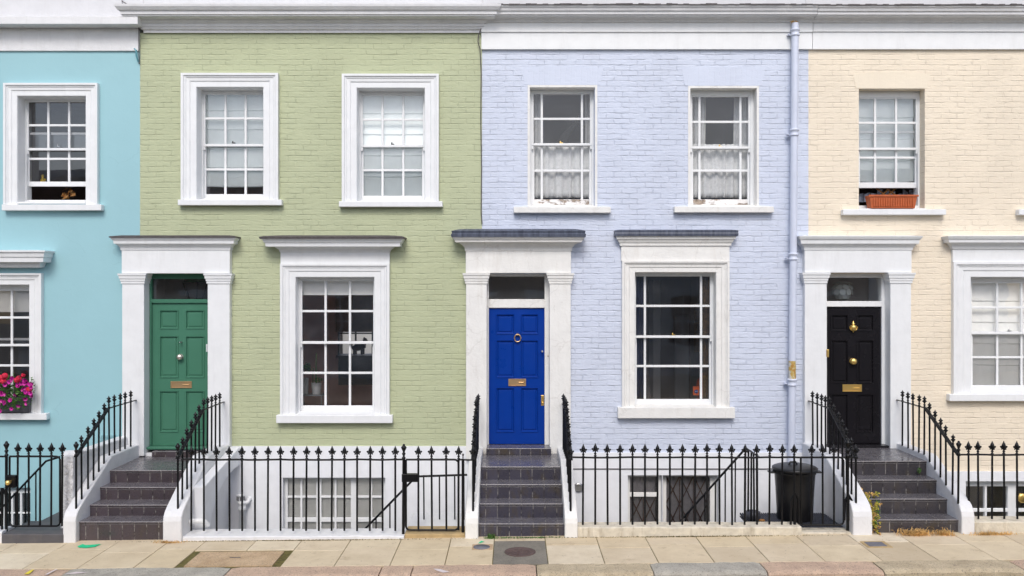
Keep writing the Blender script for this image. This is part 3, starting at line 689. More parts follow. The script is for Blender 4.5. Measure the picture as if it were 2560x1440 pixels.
# back window of the green house's front room: bars, sill; and the pale yard wall seen through it
m = MB()
for q in (0, .33, .66, 1): m.box(BW[0]+(BW[1]-BW[0])*q-.015, BW[0]+(BW[1]-BW[0])*q+.015, 3.96, 3.999, BW[2], BW[3])
for q in (0, .38, .72, 1): m.box(BW[0], BW[1], 3.955, 3.998, BW[2]+(BW[3]-BW[2])*q-.013, BW[2]+(BW[3]-BW[2])*q+.013)
m.build('rear_window', 'dark_wood', hg)

# ---- basement windows
def casement(hh, o, xs, zs, mat, gl='window_glass', y=.08, bw=5, fr=8):
    x0, x1, z0, z1 = mh(o); m = MB(); f = .045
    m.box(x0, x0+f, y, y+.07, z0, z1); m.box(x1-f, x1, y, y+.07, z0, z1); m.box(x0+f, x1-f, y+.001, y+.07, z1-f, z1)
    for p, w_ in xs: m.box(X(p,y)-w_/2, X(p,y)+w_/2, y+.002, y+.06, z0, z1-f)
    for p, w_ in zs: m.box(x0+f, x1-f, y+.004, y+.055, Z(p,y)-w_/2, Z(p,y)+w_/2)
    w = m.build('window', mat, hh, bevel=.003, seg=1)
    MB().add([(x0+f,y+.035,z0),(x1-f,y+.035,z0),(x1-f,y+.035,z1-f),(x0+f,y+.035,z1-f)], [(0,1,2,3)]).build('pane', gl, w)
    room(hh, x0-.05, x1+.05, z0-.05, z1+.05, .352, 1.6, 'room_mid')
    return w
casement(hg, GB, [(753,.03),(797,.075),(838.5,.03),(884.5,.09),(928,.03)], [(1242.5,.03),(1300,.06)], 'white_paint')
casement(ht, TB, [(8,.03),(30,.03),(52,.03)], [(1229,.05),(1283,.02)], 'white_paint')
casement(hc, CB, [(2465,.03),(2530,.12),(2590,.03)], [(1210,.07),(1276,.045)], 'white_paint', 'dark_glass')
w = casement(hl, LB1, [], [(1237,.06)], 'cream_white')
w2 = casement(hl, LB2, [(1661,.06),(1783,.09)], [], 'cream_white', y=.10)
def lattice(x0, x1, z0, z1, y, n, label):
    m = MB(); w = (x1-x0)/n; h = .42; z = z1
    while z > z0:
        for i in range(n):
            a = x0+i*w
            for s_ in (0, 1):
                p, q = ((a, y, z), (a+w, y, z-h)) if s_ == 0 else ((a+w, y-.008, z), (a, y-.008, z-h))
                m.tube([p, q], .009, 4)
        z -= h
    for i in range(n+1): m.box(x0+i*w-.007, x0+i*w+.007, y-.02, y-.012, z0, z1)
    return tag(m.build('folding_grille', 'rust_lattice'), label, 'window grille', 'rusty folding security grilles')
a, b, c_, d = mh(LB1); lattice(a+.05, b-.05, c_, Z(1243), .165, 2, 'rusty folding lattice grille in the narrow basement window')
a, b, c_, d = mh(LB2); lattice(a+.08, b-.12, c_, d-.05, .18, 3, 'rusty folding lattice grille across the wide basement opening')
for o, nm in ((LB1, 'grey net curtain behind the narrow lattice-grilled basement window'), (LB2, 'grey net curtain behind the wide lattice-grilled basement opening')):
    a, b, c_, d = mh(o); cloth('net_curtain', a+.04, b-.06, c_, d-.05, .23, 6, .012, 'net_grey', nm, 'curtain', 'net curtains', seed=4)
a, b, c_, d = mh(GB)
tag(MB().box(a+.05, b-.05, .145, .155, c_+.02, d-.02).build('roller_blind', 'blind_cream'), 'pale blind behind the white three-part basement window', 'blind')
# wall fittings
m = MB().lathe([(.07,0),(.07,.02),(.05,.025)], (X(1446,-.03), -.03, Z(1217)), 16, M=MY)
for i in range(5): m.box(X(1446)-.055, X(1446)+.055, -.062, -.05, Z(1217)-.05+i*.022, Z(1217)-.042+i*.022)
tag(m.build('air_vent', 'steel'), 'round metal air vent on the white basement wall beside the blue door steps', 'vent')
m = MB()
for i in range(6): m.box(X(252), X(290), -.02, .002, Z(1106)+i*.02, Z(1106)+i*.02+.011)
m.box(X(252), X(290), -.006, .001, Z(1108), Z(1084))
tag(m.build('air_brick', 'turquoise_trim'), 'slatted turquoise air brick low on the turquoise wall', 'vent')
fx = X(605,-.12); Q_ = lambda py: Z(py,-.12)
fl = thing('soil_pipe', (fx, -.12, ZBOT), 'white plastic soil pipe with a slotted vent cage on the green house basement wall', 'pipe')
MB().lathe([(.047,ZBOT),(.047,Q_(1276)),(.058,Q_(1275)),(.060,Q_(1268)),(.054,Q_(1266)),(.054,Q_(1260)),(.062,Q_(1259)),(.062,Q_(1254)),(.04,Q_(1253))], (fx,-.12,0), 18).build('pipe', 'white_paint', fl)
m = MB().lathe([(.050,Q_(1254)),(.052,Q_(1252)),(.050,Q_(1251)),(.050,Q_(1240)),(.056,Q_(1239.5)),(.056,Q_(1237)),(.03,Q_(1235.5)),(0,Q_(1235))], (fx-.02,-.12,0), 18)
m.build('vent_cage', 'white_paint', fl)
m = MB()
for i in range(12):
    a = math.radians(i*30+15); cx_, cy_ = fx-.02+.0505*math.cos(a), -.12+.0505*math.sin(a)
    m.box(cx_-.005, cx_+.005, cy_-.004, cy_+.004, Q_(1250.5), Q_(1241))
m.build('vent_slots', 'slate_cap', fl)
MB().tube([(fx+.02,-.12,Q_(1262)),(fx+.075,-.10,Q_(1256)),(fx+.085,-.04,Q_(1250)),(fx+.085,-.02,Q_(1250))], .032, 10).build('branch_pipe', 'white_paint', fl)

# ---- downpipe
dp = thing('drainpipe', (X(1980,-.12), -.12, ZBOT), 'pale lilac drainpipe with a rusty patch running down between the lilac and cream houses', 'drainpipe')
def cp(py): return 1988-(py-60)*.0085 if py < 700 else 1982.5-(py-700)*.008
pts = [(X(cp(py),-.12), -.12, Z(py,-.12)) for py in (58, 200, 330, 500, 640, 800, 902)]
MB().tube(pts, .052, 14).build('pipe', 'pipe_paint', dp)
MB().tube([(X(cp(py),-.12), -.12, Z(py,-.12)) for py in (902, 925, 950)], .0525, 14).build('rusty_pipe', 'rust_patch', dp)['label'] = 'rust-stained length of the pipe'
MB().tube([(X(cp(py),-.12), -.12, Z(py,-.12)) for py in (950, 1115, 1500)], .052, 14).build('pipe', 'pipe_paint', dp)
for py in (82, 332, 642, 956):
    x, z = X(cp(py),-.12), Z(py,-.12)
    c_ = MB().lathe([(.053,-.05),(.066,-.045),(.066,-.03),(.058,-.02),(.058,.02),(.070,.03),(.072,.05),(.064,.055),(.053,.056)], (x,-.12,z), 16).build('collar', 'pipe_paint', dp)
    MB().box(x-.10, x+.035, -.09, -.03 if py > 100 else -.05, z-.03, z-.012).lathe([(.012,0),(.012,.02),(0,.022)], (x-.088, -.09, z-.02), 8, M=MY).build('bracket', 'pipe_paint', c_)
m = MB()
for i in range(14):
    a = random.uniform(-.05,.05); m.tube([(X(1988,-.12)+a, -.12, Z(60,-.12)), (X(1988,-.12)+a*1.4, -.13, Z(60,-.12)+.03), (X(1988,-.12)+a+random.uniform(-.04,.04), -.12, Z(60,-.12)+random.uniform(.03,.06))], .004, 4)
tag(m.build('bird_nest', 'straw'), 'tuft of dry twigs stuck in the top of the drainpipe', 'twigs')
# wall cables
def cable(pts, r, mat, label): return tag(MB().tube([(X(a,y), y, Z(b,y)) for a, b, y in pts], r, 6).build('wall_cable', mat), label, 'cable')
cable([(1203,70,-.06),(1196,90,-.06),(1195,105,-.06),(1200,122,-.05),(1203,180,-.02),(1202,300,-.015),(1204,420,-.02),(1203,530,-.015),(1205,560,-.02)], .007, 'cable', 'thin dark cable running down the joint between the green and lilac houses')
cable([(304,-12,.08),(308,36,.05)], .005, 'cable', 'short cable hanging down the parapet of the turquoise house')
cable([(305,3,.08),(325,14,.05),(337,18,-.1),(346,44,-.12),(347,66,-.05),(347,118,-.04),(348,160,-.02)], .007, 'cable', 'looped cable at the cornice between the turquoise and green houses')
cable([(336,122,-.05),(340,125,-.08),(341,140,-.06),(346,155,-.02)], .012, 'cable_blue', 'blue painted cable clip under the turquoise house fascia')

# ------------------------------------------------------------------ blinds, curtains, things behind glass
YB = .318
def pr2(a, b, c_, d, y=YB): return X(a,y), X(b,y), Z(d,y), Z(c_,y)
roman(*pr2(504, 672, 228, 465), YB, 5, 'blind_pale', 'pale roman blind ending above the sill, upper left window of the green house', sag=.01)
roman(*pr2(896, 1068, 230, 492), YB, 5, 'blind_pale', 'pale roman blind down to the sill, upper right window of the green house', sag=.015)
roman(*pr2(2140, 2283, 240, 452), YB, 4, 'blind_pale', 'pale roman blind behind the half open window of the cream house', sag=.03)
roman(*pr2(2420, 2620, 698, 962, .27), .27, 5, 'blind_cream', 'pale roman blind filling the ground floor window of the cream house', sag=.02)
roman(*pr2(2572, 2740, 240, 505), YB, 5, 'blind_pale', 'pale roman blind in the far right upper window of the cream house', sag=.02)
tag(MB().box(X(744,.27), X(944,.27), .27, .28, Z(736,.27), Z(690,.27)).tube([(X(744,.265),.262,Z(736.5,.27)),(X(944,.265),.262,Z(736.5,.27))], .01, 6).build('roller_blind', 'blind_cream'), 'half drawn white roller blind in the ground floor window of the green house', 'blind')
tag(MB().box(X(-115,.27), X(86,.27), .27, .28, Z(778,.27), Z(715,.27)).tube([(X(-115,.265),.262,Z(779,.27)),(X(86,.265),.262,Z(779,.27))], .01, 6).build('roller_blind', 'blind_cream'), 'cream roller blind across the top of the turquoise house ground floor window', 'blind')
tag(MB().box(BW[0]-.05, BW[1]+.05, 3.90, 3.92, Z(830,3.9), BW[3]+.02).build('roller_blind', 'blind_brown'), 'brown blind at the back of the room behind the green house window', 'blind')
y = .315
N = 'net curtains'
cloth('net_curtain', X(1326,y), X(1484,y), Z(495,y), Z(363,y), y, 6, .026, 'net_white', 'gathered white half curtain in the upper left lilac house window', 'curtain', N, seed=1)
cloth('net_curtain', X(1724,y), X(1880,y), Z(495,y), Z(361,y), y, 7, .026, 'net_white', 'gathered white half curtain in the upper right lilac house window', 'curtain', N, seed=2)
y = .46
for a, b, lb, tp in ((1326,1352,'narrow curtain at the left edge of the upper left lilac house window', -.0),(1462,1486,'narrow patterned curtain at the right edge of the upper left lilac house window', .0),
                 (1722,1765,'pale curtain at the left edge of the upper right lilac house window', .06),(1836,1882,'pale curtain at the right edge of the upper right lilac house window', -.05)):
    cloth('side_curtain', X(a,y), X(b,y), Z(500,y), Z(225,y), y, 2.5, .03, 'net_white', lb, 'curtain', 'side curtains in the upper windows', taper=tp, seed=a)
cloth('side_curtain', X(1585,.33), X(1612,.33), Z(1005,.33), Z(680,.33), .33, 2, .02, 'curtain_blue', 'dark blue curtain at the left of the lilac house ground floor window', 'curtain', seed=8)
cloth('side_curtain', X(1757,.33), X(1782,.33), Z(1005,.33), Z(680,.33), .33, 2, .02, 'curtain_gold', 'gold patterned curtain at the right of the lilac house ground floor window', 'curtain', seed=9)
# black curved ornament in upper lilac window
y = .55
m = MB(); m.tube([(X(1398,y),y,Z(372,y)),(X(1412,y),y,Z(345,y)),(X(1425,y),y,Z(325,y)),(X(1438,y),y,Z(310,y)),(X(1450,y),y,Z(309,y)),(X(1462,y),y,Z(318,y))], .02, 8, rs=[.09,.07,.05,.028,.022,.018])
m.tube([(X(1432,y),y,Z(322,y)),(X(1440,y),y,Z(298,y)),(X(1444,y),y,Z(287,y)),(X(1452,y),y,Z(285,y)),(X(1456,y),y,Z(292,y))], .016, 6)
m.tube([(X(1445,y),y,Z(285,y)),(X(1446,y),y,Z(305,y))], .004, 5)
tag(m.build('curved_ornament', 'matte_black'), 'black curved stand with a hook behind the upper left lilac house window', 'ornament')
# sash fasteners: parts of houses
for hh, px, py, yy, mt in ((hg,585,357,.25,'dark_wood'),(hg,982,360,.25,'dark_wood'),(hl,1403,357,.21,'brass'),(hl,1800,366,.21,'brass'),(hl,1683,836,.19,'brass'),(ht,148,366,.25,'steel'),(hc,2522,826,.19,'steel')):
    MB().box(X(px-4,yy), X(px+4,yy), yy-.03, yy, Z(py+2,yy), Z(py,yy)).sphere((X(px-2,yy), yy-.02, Z(py-2,yy)), .012, 8).build('sash_fastener', mt, hh)
# gold ornaments behind turquoise window
m = MB(); rnd = random.Random(5); y = .40
cx, cz = X(168,y), Z(484,y)
for i in range(16):
    a = rnd.uniform(0,6.28); r_ = rnd.uniform(.02,.09); c0 = Vector((cx+r_*math.cos(a), y+rnd.uniform(-.05,.05), cz+r_*.7*math.sin(a)))
    vs = [c0+Vector((rnd.uniform(-.05,.05), rnd.uniform(-.03,.03), rnd.uniform(-.06,.06))) for _ in range(4)]
    m.add(vs, [(0,1,2),(0,2,3),(0,3,1),(1,3,2)])
tag(m.build('foil_ornament', 'gold_foil'), 'crumpled golden brown ornament on the sill of the open turquoise house window', 'ornament')
m = MB(); x, z = X(107,y), Z(454,y)
m.lathe([(.02,0),(.03,.02),(.035,.05),(.02,.08),(.012,.09),(.02,.10),(.022,.12),(.0,.14)], (x,y,z-.03), 8); m.sphere((x+.03,y,z+.03), .02, 6, (1.3,1,.8))
tag(m.build('bird_figurine', 'yellow_paint'), 'small yellow bird figurine behind the upper turquoise house window', 'ornament')
# green room: table, pots, plants, dog
y = .55
st = thing('side_table', (X(790,y), y, Z(1060,y)), 'small metal table behind the green house ground floor window', 'table')
MB().box(X(750,y), X(812,y), y-.15, y+.15, Z(987,y), Z(984,y)).build('table_top', 'steel', st)
for a, b in ((755,-.13),(808,-.13),(755,.13),(808,.13)): MB().box(X(a,y)-.006, X(a,y)+.006, y+b-.006, y+b+.006, Z(1060,y), Z(987,y)).build('leg', 'steel', st)
def pot(px, py0, py1, r, label, stems, y=.55, mat='ceramic'):
    p = thing('plant_pot', (X(px,y), y, Z(py1,y)), label, 'plant pot', 'white plant pots on the small table')
    z0, z1 = Z(py1,y), Z(py0,y)
    MB().lathe([(r*.8,z0),(r,z1),(r*.9,z1),(r*.88,z1-.02)], (X(px,y),y,0), 16).build('pot', mat, p)
    MB().lathe([(r*.89,z1-.025),(0,z1-.022)], (X(px,y),y,0), 12).build('soil', 'soil', p)
    return p
pot(763, 945, 984, .055, 'taller white plant pot partly hidden by the window frame', 0)
pot(791, 957, 984, .078, 'short round white plant pot on the small table', 0)
def leafcloud(m, c, rad, n, size, rnd, mi=0, flat=.5):
    for _ in range(n):
        d = Vector((rnd.gauss(0,1), rnd.gauss(0,1), rnd.gauss(0,1))).normalized()*rnd.random()**.4
        p = Vector((c[0]+d.x*rad[0], c[1]+d.y*rad[1], c[2]+d.z*rad[2]))
        u = Vector((rnd.gauss(0,1), rnd.gauss(0,1)-.4, rnd.gauss(0,1)*flat)).normalized(); v = u.cross(Vector((rnd.gauss(0,1), rnd.gauss(0,1), rnd.gauss(0,1)))).normalized()
        s_ = size*rnd.uniform(.6,1.3)
        m.add([p-u*s_*.5, p+v*s_*.3, p+u*s_*.5, p-v*s_*.3], [(0,1,2,3)], mi)
rnd = random.Random(11)
m = MB(); m.tube([(X(791,y),y,Z(960,y)),(X(790,y),y,Z(930,y)),(X(791,y),y,Z(882,y))], .008, 6, rs=[.011,.009,.004]); m.tube([(X(782,y),y,Z(960,y)),(X(783,y),y,Z(920,y))], .006, 6)
leafcloud(m, (X(797,y), y, Z(950,y)), (.08,.06,.04), 60, .03, rnd)
tag(m.build('succulent_plant', 'leaf_green'), 'tall thin green stem growing from the short white pot', 'plant')
m = MB(); leafcloud(m, (X(768,y), y, Z(920,y)), (.07,.07,.08), 130, .045, rnd)
tag(m.build('leafy_plant', 'leaf_green'), 'bushy green plant in the taller white pot at the window corner', 'plant')
yb = 3.3; m = MB(); S_ = (D0+yb)/F
def q(px, py): return (X(px,yb), yb, Z(py,yb))
m.tube([q(884,872),q(893,868),q(903,866),q(912,862)], .1, 8, rs=[.05,.07,.07,.055]); m.tube([q(908,865),q(913,855),q(911,848)], .04, 8, rs=[.05,.04,.035]); m.tube([q(909,850),q(914,850),q(918,854)], .03, 8, rs=[.045,.035,.02])
m.tube([q(884,872),q(879,866),q(880,858)], .02, 6, rs=[.03,.02,.01])
for a, b in ((886,-.04),(889,.04),(905,-.04),(908,.04)):
    p = q(a,870); e = q(a,886); m.tube([(p[0],p[1]+b,p[2]),(e[0],e[1]+b,e[2])], .02, 6)
m.tube([q(909,848),q(911,843)], .012, 5)
tag(m.build('dog_figurine', 'dark_wood'), 'dark dog figurine silhouetted against the back window of the green house room', 'ornament')
tag(MB().box(X(845,3.3), X(980,3.3), 3.1, 3.6, Z(892,3.3), Z(887,3.3)).box(X(850,3.3), X(975,3.3), 3.15, 3.55, Z(960,3.3), Z(892,3.3)).build('sideboard', 'dark_wood'), 'dark sideboard under the back window of the green house room', 'sideboard')
# lilac room: orange card, chair, red lamp
y = .235
cd_ = MB().box(X(1732.5,y), X(1748,y), y, y+.004, Z(988,y), Z(966,y)).build('window_card', 'orange_card'); tag(cd_, 'small orange card with a blue disc in the lilac house ground floor window', 'card')
cx, cz = X(1740.5,y), Z(979,y)
MB().lathe([(.028,0),(.028,.002),(0,.0021)], (cx, y, cz), 16, M=MY).build('disc', 'blue_disc', cd_)
MB().box(cx-.018, cx-.004, y-.004, y-.0025, cz-.006, cz+.006).box(cx+.002, cx+.008, y-.004, y-.0025, cz-.006, cz+.006).box(cx+.011, cx+.019, y-.004, y-.0025, cz-.006, cz+.006).build('lettering', 'pale_ink', cd_)
y = .50
tag(MB().lathe([(.13,0),(.16,.15),(.14,.3),(.06,.42),(0,.44)], (X(1765,y), y, Z(1002,y)), 16).build('lamp_shade', 'red_shade'), 'dark red rounded lampshade inside the lilac house ground floor window', 'lamp')
ch = thing('armchair', (X(1610,.8), .8, Z(1080,.8)), 'pale armchair in shadow behind the lilac house ground floor window', 'armchair')
MB().prism([(X(1592,.8), Z(1080,.8)), (X(1592,.8), Z(1000,.8)), (X(1600,.8), Z(955,.8)), (X(1608,.8), Z(920,.8)), (X(1618,.8), Z(918,.8)), (X(1634,.8), Z(1080,.8))], .7, 1.2, 'y').build('back', 'room_mid', ch, bevel=.03, seg=3)
MB().box(X(1616,.8), X(1690,.8), .7, 1.2, Z(1080,.8), Z(1010,.8)).build('seat', 'room_mid', ch, bevel=.03, seg=3)
yb = 3.3
MB().box(X(1688,yb), X(1722,yb), yb, yb+.08, Z(1060,yb), Z(790,yb)).build('interior_door', 'far_white', hl, bevel=.01)
MB().box(X(1622,yb), X(1640,yb), yb-.5, yb, Z(1060,yb), Z(700,yb)).build('reflection_column', 'far_white', hl, bevel=.01)  # added pale column standing in for a reflection in the window panes
tag(MB().box(X(1735,2.5), X(1765,2.5), 2.5, 2.54, Z(880,2.5), Z(760,2.5)).build('picture_frame', 'curtain_gold', bevel=.01), 'gold framed picture inside the lilac house ground floor room', 'picture')
# fanlights: hall lantern and paper lamp
hlx, hlz = X(488,.64), Z(722,.64)
la = thing('hall_lantern', (hlx, .64, hlz-.2), 'green topped glass lantern hanging behind the fanlight of the green door', 'lantern')
MB().lathe([(.19,.10),(.15,.18),(.05,.26),(.02,.30),(.02,.34)], (hlx,.64,hlz), 6, smooth=False).build('top', 'lantern_green', la)
m = MB()
for i in range(6):
    a = i*math.pi/3; m.tube([(hlx+.09*math.cos(a),0.64+.09*math.sin(a),hlz-.22),(hlx+.19*math.cos(a),0.64+.19*math.sin(a),hlz+.10)], .009, 5)
m.lathe([(.0,-.24),(.10,-.22),(.10,-.20)], (hlx,.64,hlz), 6); m.build('frame', 'dark_wood', la)
MB().lathe([(.085,-.20),(.18,.09)], (hlx,.64,hlz), 6, smooth=False).build('pane', 'room_mid', la)
m = MB(); plx, plz = X(2106,.62), Z(724,.62); rnd = random.Random(2)
for r_i in range(5):
    th = .35+r_i*.5
    for i in range(10):
        ph = i*.628+(r_i%2)*.314; d = Vector((math.sin(th)*math.cos(ph), math.sin(th)*math.sin(ph), -math.cos(th))); c0 = Vector((plx,.62,plz))+d*.15
        u = d.cross(Vector((0,0,1))).normalized(); v = d.cross(u)
        m.add([c0+(u*math.cos(t_*math.pi/3)+v*math.sin(t_*math.pi/3))*.05+d*(.02*math.sin(t_*1.047)) for t_ in range(6)], [(0,1,2,3,4,5)])
tag(m.build('paper_lampshade', 'paper_petal'), 'pale petal pendant lampshade behind the fanlight of the black door', 'lamp')
# things in the open cream window
y = .33
m = MB(); rnd = random.Random(4)
for a, b in ((2190,2225),(2225,2195),(2215,2250),(2240,2212)): m.tube([(X(a,y),y,Z(470,y)),(X(b,y),y+.01,Z(496,y))], .012, 6)
tag(m.build('wicker_trellis', 'wicker'), 'crossed orange canes behind the plastic planter in the open cream window', 'trellis')
m = MB()
for i in range(9):
    x = X(2152+i*16,y+.1); z = Z(505,y+.1); m.add([(x-.05,y+.1,z),(x+.05,y+.12,z),(x+.04,y+.1,z+rnd.uniform(.12,.2)),(x-.05,y+.08,z+rnd.uniform(.1,.2))], [(0,1,2,3)])
tag(m.build('folded_clothes', 'cloth_mix'), 'jumbled grey cloths in the gap under the open cream house sash', 'clothes')

# planter on the cream sill
y = -.02; px0, px1 = X(2170,y), X(2290,y); z1, z0 = Z(489,y), Z(522,y)+.006
pl = thing('planter_trough', ((px0+px1)/2, y, z0), 'orange ribbed plastic trough on the cream house upper windowsill', 'planter')
def trough(x0, x1, z0, z1, y0, y1, tp):
    return MB().add([(x0+tp,y0+.015,z0),(x1-tp,y0+.015,z0),(x1-tp,y1-.015,z0),(x0+tp,y1-.015,z0),(x0,y0,z1),(x1,y0,z1),(x1,y1,z1),(x0,y1,z1),(x0+.012,y0+.012,z1),(x1-.012,y0+.012,z1),(x1-.012,y1-.012,z1),(x0+.012,y1-.012,z1),(x0+.03,y0+.03,z1-.05),(x1-.03,y0+.03,z1-.05),(x1-.03,y1-.03,z1-.05),(x0+.03,y1-.03,z1-.05)],
      [(3,2,1,0),(0,1,5,4),(1,2,6,5),(2,3,7,6),(3,0,4,7),(4,5,9,8),(5,6,10,9),(6,7,11,10),(7,4,8,11),(8,9,13,12),(9,10,14,13),(10,11,15,14),(11,8,12,15),(12,13,14,15)])
m = trough(px0, px1, z0, z1, -.075, .10, .035)
for i in range(17):
    u = (i+.5)/17; xt = px0+.05+(px1-px0-.10)*u; m.box(xt-.009, xt+.009, -.082, -.05, z0+.025, z1-.035)
m.build('trough', 'terracotta', pl, bevel=.003, seg=1)
MB().box(px0-.012, px1+.012, -.088, -.073, z1-.022, z1+.006).build('rim', 'terracotta', pl, bevel=.003, seg=1)
MB().box(px0+.035, px1-.035, -.04, .065, z1-.045, z1-.03).build('soil', 'soil', pl)

# flower trough, petunias, turquoise house
y0_, y1_ = -.10, .10
bx0, bx1 = X(-120,-.1), X(73,-.1); z0, z1 = Z(1033,-.1)+.008, Z(996,-.1)
wb = thing('window_box', ((bx0+bx1)/2, 0, z0), 'dark grey metal window box full of pink flowers on the turquoise house sill', 'window box')
trough(bx0, bx1, z0, z1, y0_, y1_, .01).build('box', 'zinc', wb, bevel=.004)
MB().box(bx0+.03, bx1-.03, y0_+.03, y1_-.03, z1-.04, z1-.02).build('soil', 'soil', wb)
rnd = random.Random(21)
pt = thing('petunia_plant', ((bx0+bx1)/2, 0, z1), 'trailing plant with pink petunias and red geraniums spilling from the window box', 'flowers')
m = MB()
for i in range(15):
    c = (X(-110+i*12.5,-.15), -.16+rnd.uniform(-.05,.08), Z(965+rnd.uniform(-12,22),-.15))
    leafcloud(m, c, (.13,.12,.15), 90, .042, rnd)
leafcloud(m, (X(20,-.2), -.2, Z(1005,-.2)), (.35,.05,.12), 300, .038, rnd)
m.build('foliage', 'leaf_green', pt)
def flower_mesh(kk):
    m = MB(); n = 10; rr_ = random.Random(kk); vs = [(0,.015,0)]
    for t_ in range(n):
        an = t_*2*math.pi/n; rr = .028*(1.0+.13*(t_ % 2))*rr_.uniform(.92,1.08); vs.append((math.cos(an)*rr, -.012-rr_.uniform(0,.005), math.sin(an)*rr))
    m.add(vs, [(0, 1+t_, 1+(t_+1)%n) for t_ in range(n)])
    m.add([(math.cos(t_*1.05)*.008, -.004, math.sin(t_*1.05)*.008) for t_ in range(6)], [(0,1,2,3,4,5)], 1)
    o = m.build('petunia', ['petunia', 'petunia_throat'], None, base=(0,0,0)); me = o.data; bpy.data.objects.remove(o); return me
FM = [flower_mesh(i) for i in range(3)]
cnt = 0
while cnt < 74:
    px = rnd.uniform(-115, 82); py = rnd.uniform(945, 1028)
    if px > 50 and py > 1012 and rnd.random() < .7: continue
    if py > 1008 and rnd.random() < .5: continue
    o = inst('petunia', FM[cnt % 3], (X(px,-.28), -.27+rnd.uniform(-.05,.05)+max(0,(py-990))*.0008, Z(py,-.28)), pt, rnd.uniform(.8,1.15))
    o.rotation_euler = (rnd.uniform(-.5,.3), rnd.uniform(0,6), rnd.uniform(-.5,.5)); cnt += 1
for px, py in ((3,945),(12,940),(43,950),(47,947),(-30,948),(58,938),(-60,955),(72,975),(8,953)):
    m = MB()
    for i in range(26):
        d = Vector((rnd.gauss(0,1), rnd.gauss(0,1)-.5, rnd.gauss(0,1)*.8)).normalized(); c = Vector((X(px,-.26), -.26, Z(py,-.26)))+d*.04*(0.5 if px == 58 else 1)
        u = d.cross(Vector((.3,.2,1))).normalized(); v = d.cross(u); s_ = .016
        m.add([c-u*s_-v*s_, c+u*s_-v*s_, c+u*s_+v*s_, c-u*s_+v*s_], [(0,1,2,3)])
    m.build('geranium_flower', 'geranium', pt)

# ------------------------------------------------------------------ steps, wing walls
NY = [-1.05, -1.335, -1.62, -1.905]       # nosing positions
def steps(xl, xr, zs, zland_back, mat, label, thr=None):
    s_ = thing('entrance_steps', ((xl+xr)/2, -1.9, gz(xl)-.02), label, 'steps', 'tiled entrance steps')
    for i in range(3, -1, -1):
        y0 = NY[i]; y1 = -.02 if i == 0 else NY[i-1]+.012
        zb = gz(xl)-.3
        q = MB().box(xl, xr, y0+.012, y1, zb, zs[i]-.028)
        q.box(xl, xr, y0, y1, zs[i]-.027, zs[i])
        q.build('step', mat, s_, bevel=.008)
    if thr:
        MB().box(thr[0], thr[1], thr[2], .10, zs[0]+.002, thr[3]).build('threshold', mat, s_, bevel=.005)
    return s_
# rise of nosings from the photograph
zsG = [Z(1176,NY[0]), Z(1218,NY[1]), Z(1262,NY[2]), Z(1304,NY[3])]
zsL = [Z(1166.5,NY[0]), Z(1211,NY[1]), Z(1259,NY[2]), Z(1309,NY[3])]
zsC = [Z(1152.5,NY[0]), Z(1199.5,NY[1]), Z(1247,NY[2]), Z(1299,NY[3])]
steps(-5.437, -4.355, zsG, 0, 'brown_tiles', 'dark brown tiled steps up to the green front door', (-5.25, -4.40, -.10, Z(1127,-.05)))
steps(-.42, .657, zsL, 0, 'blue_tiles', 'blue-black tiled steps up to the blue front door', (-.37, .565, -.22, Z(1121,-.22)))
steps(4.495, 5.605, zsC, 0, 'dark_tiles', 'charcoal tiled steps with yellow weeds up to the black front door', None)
def wing(x0, x1, zc, z_low, z_front, label, mat, zb=None, taper=0, stepped=False):
    """side wall of a stair: profile in (y,z)"""
    top = [(-.10, zc), (-.98, zc)]
    n = 6
    for i in range(1, n+1): top.append((-.98-(1.86-.98)*i/n, zc+(z_low-zc)*i/n))
    top += [(-1.92, z_low-.04), (-1.97, z_front), (-1.985, z_front-.06)]
    pts = top+[(-1.985, gz(x0)-.3), (-.03, gz(x0)-.3), (-.03, zc)]
    m = MB().prism(pts, x0, x1)
    return tag(m.build('stair_side_wall', mat, bevel=.018, seg=3), label, 'wall', 'low side walls of the entrance steps')
wing(-5.60, -5.4375, .84, .37, .27, 'white side wall left of the green door steps', 'white_stucco')
wing(-4.3545, -4.12, .84, .37, .27, 'white side wall right of the green door steps, with an arched opening behind', 'white_stucco')
wing(-.585, -.4205, .80, .34, .245, 'stained cream side wall left of the blue door steps', 'cream_white')
wing(.6575, .82, .80, .34, .245, 'stained cream side wall right of the blue door steps', 'cream_white')
wing(4.25, 4.4945, .86, .44, .33, 'white side wall left of the black door steps, yellow weeds against it', 'white_stucco')
wing(5.6055, 5.77, .86, .44, .33, 'white side wall right of the black door steps', 'white_stucco')
# outer party wall, roughcast end, beside turquoise gate
m = MB().prism([(-.03, .95), (-1.3, .98), (-1.62, 1.03), (-1.70, .98), (-1.72, .9), (-1.72, -.3), (-.03, -.3)], X(152,-1.7), -5.603)
tag(m.build('garden_wall', 'roughcast', bevel=.02, seg=3), 'tall white roughcast wall between the turquoise house gate and the steps', 'wall')
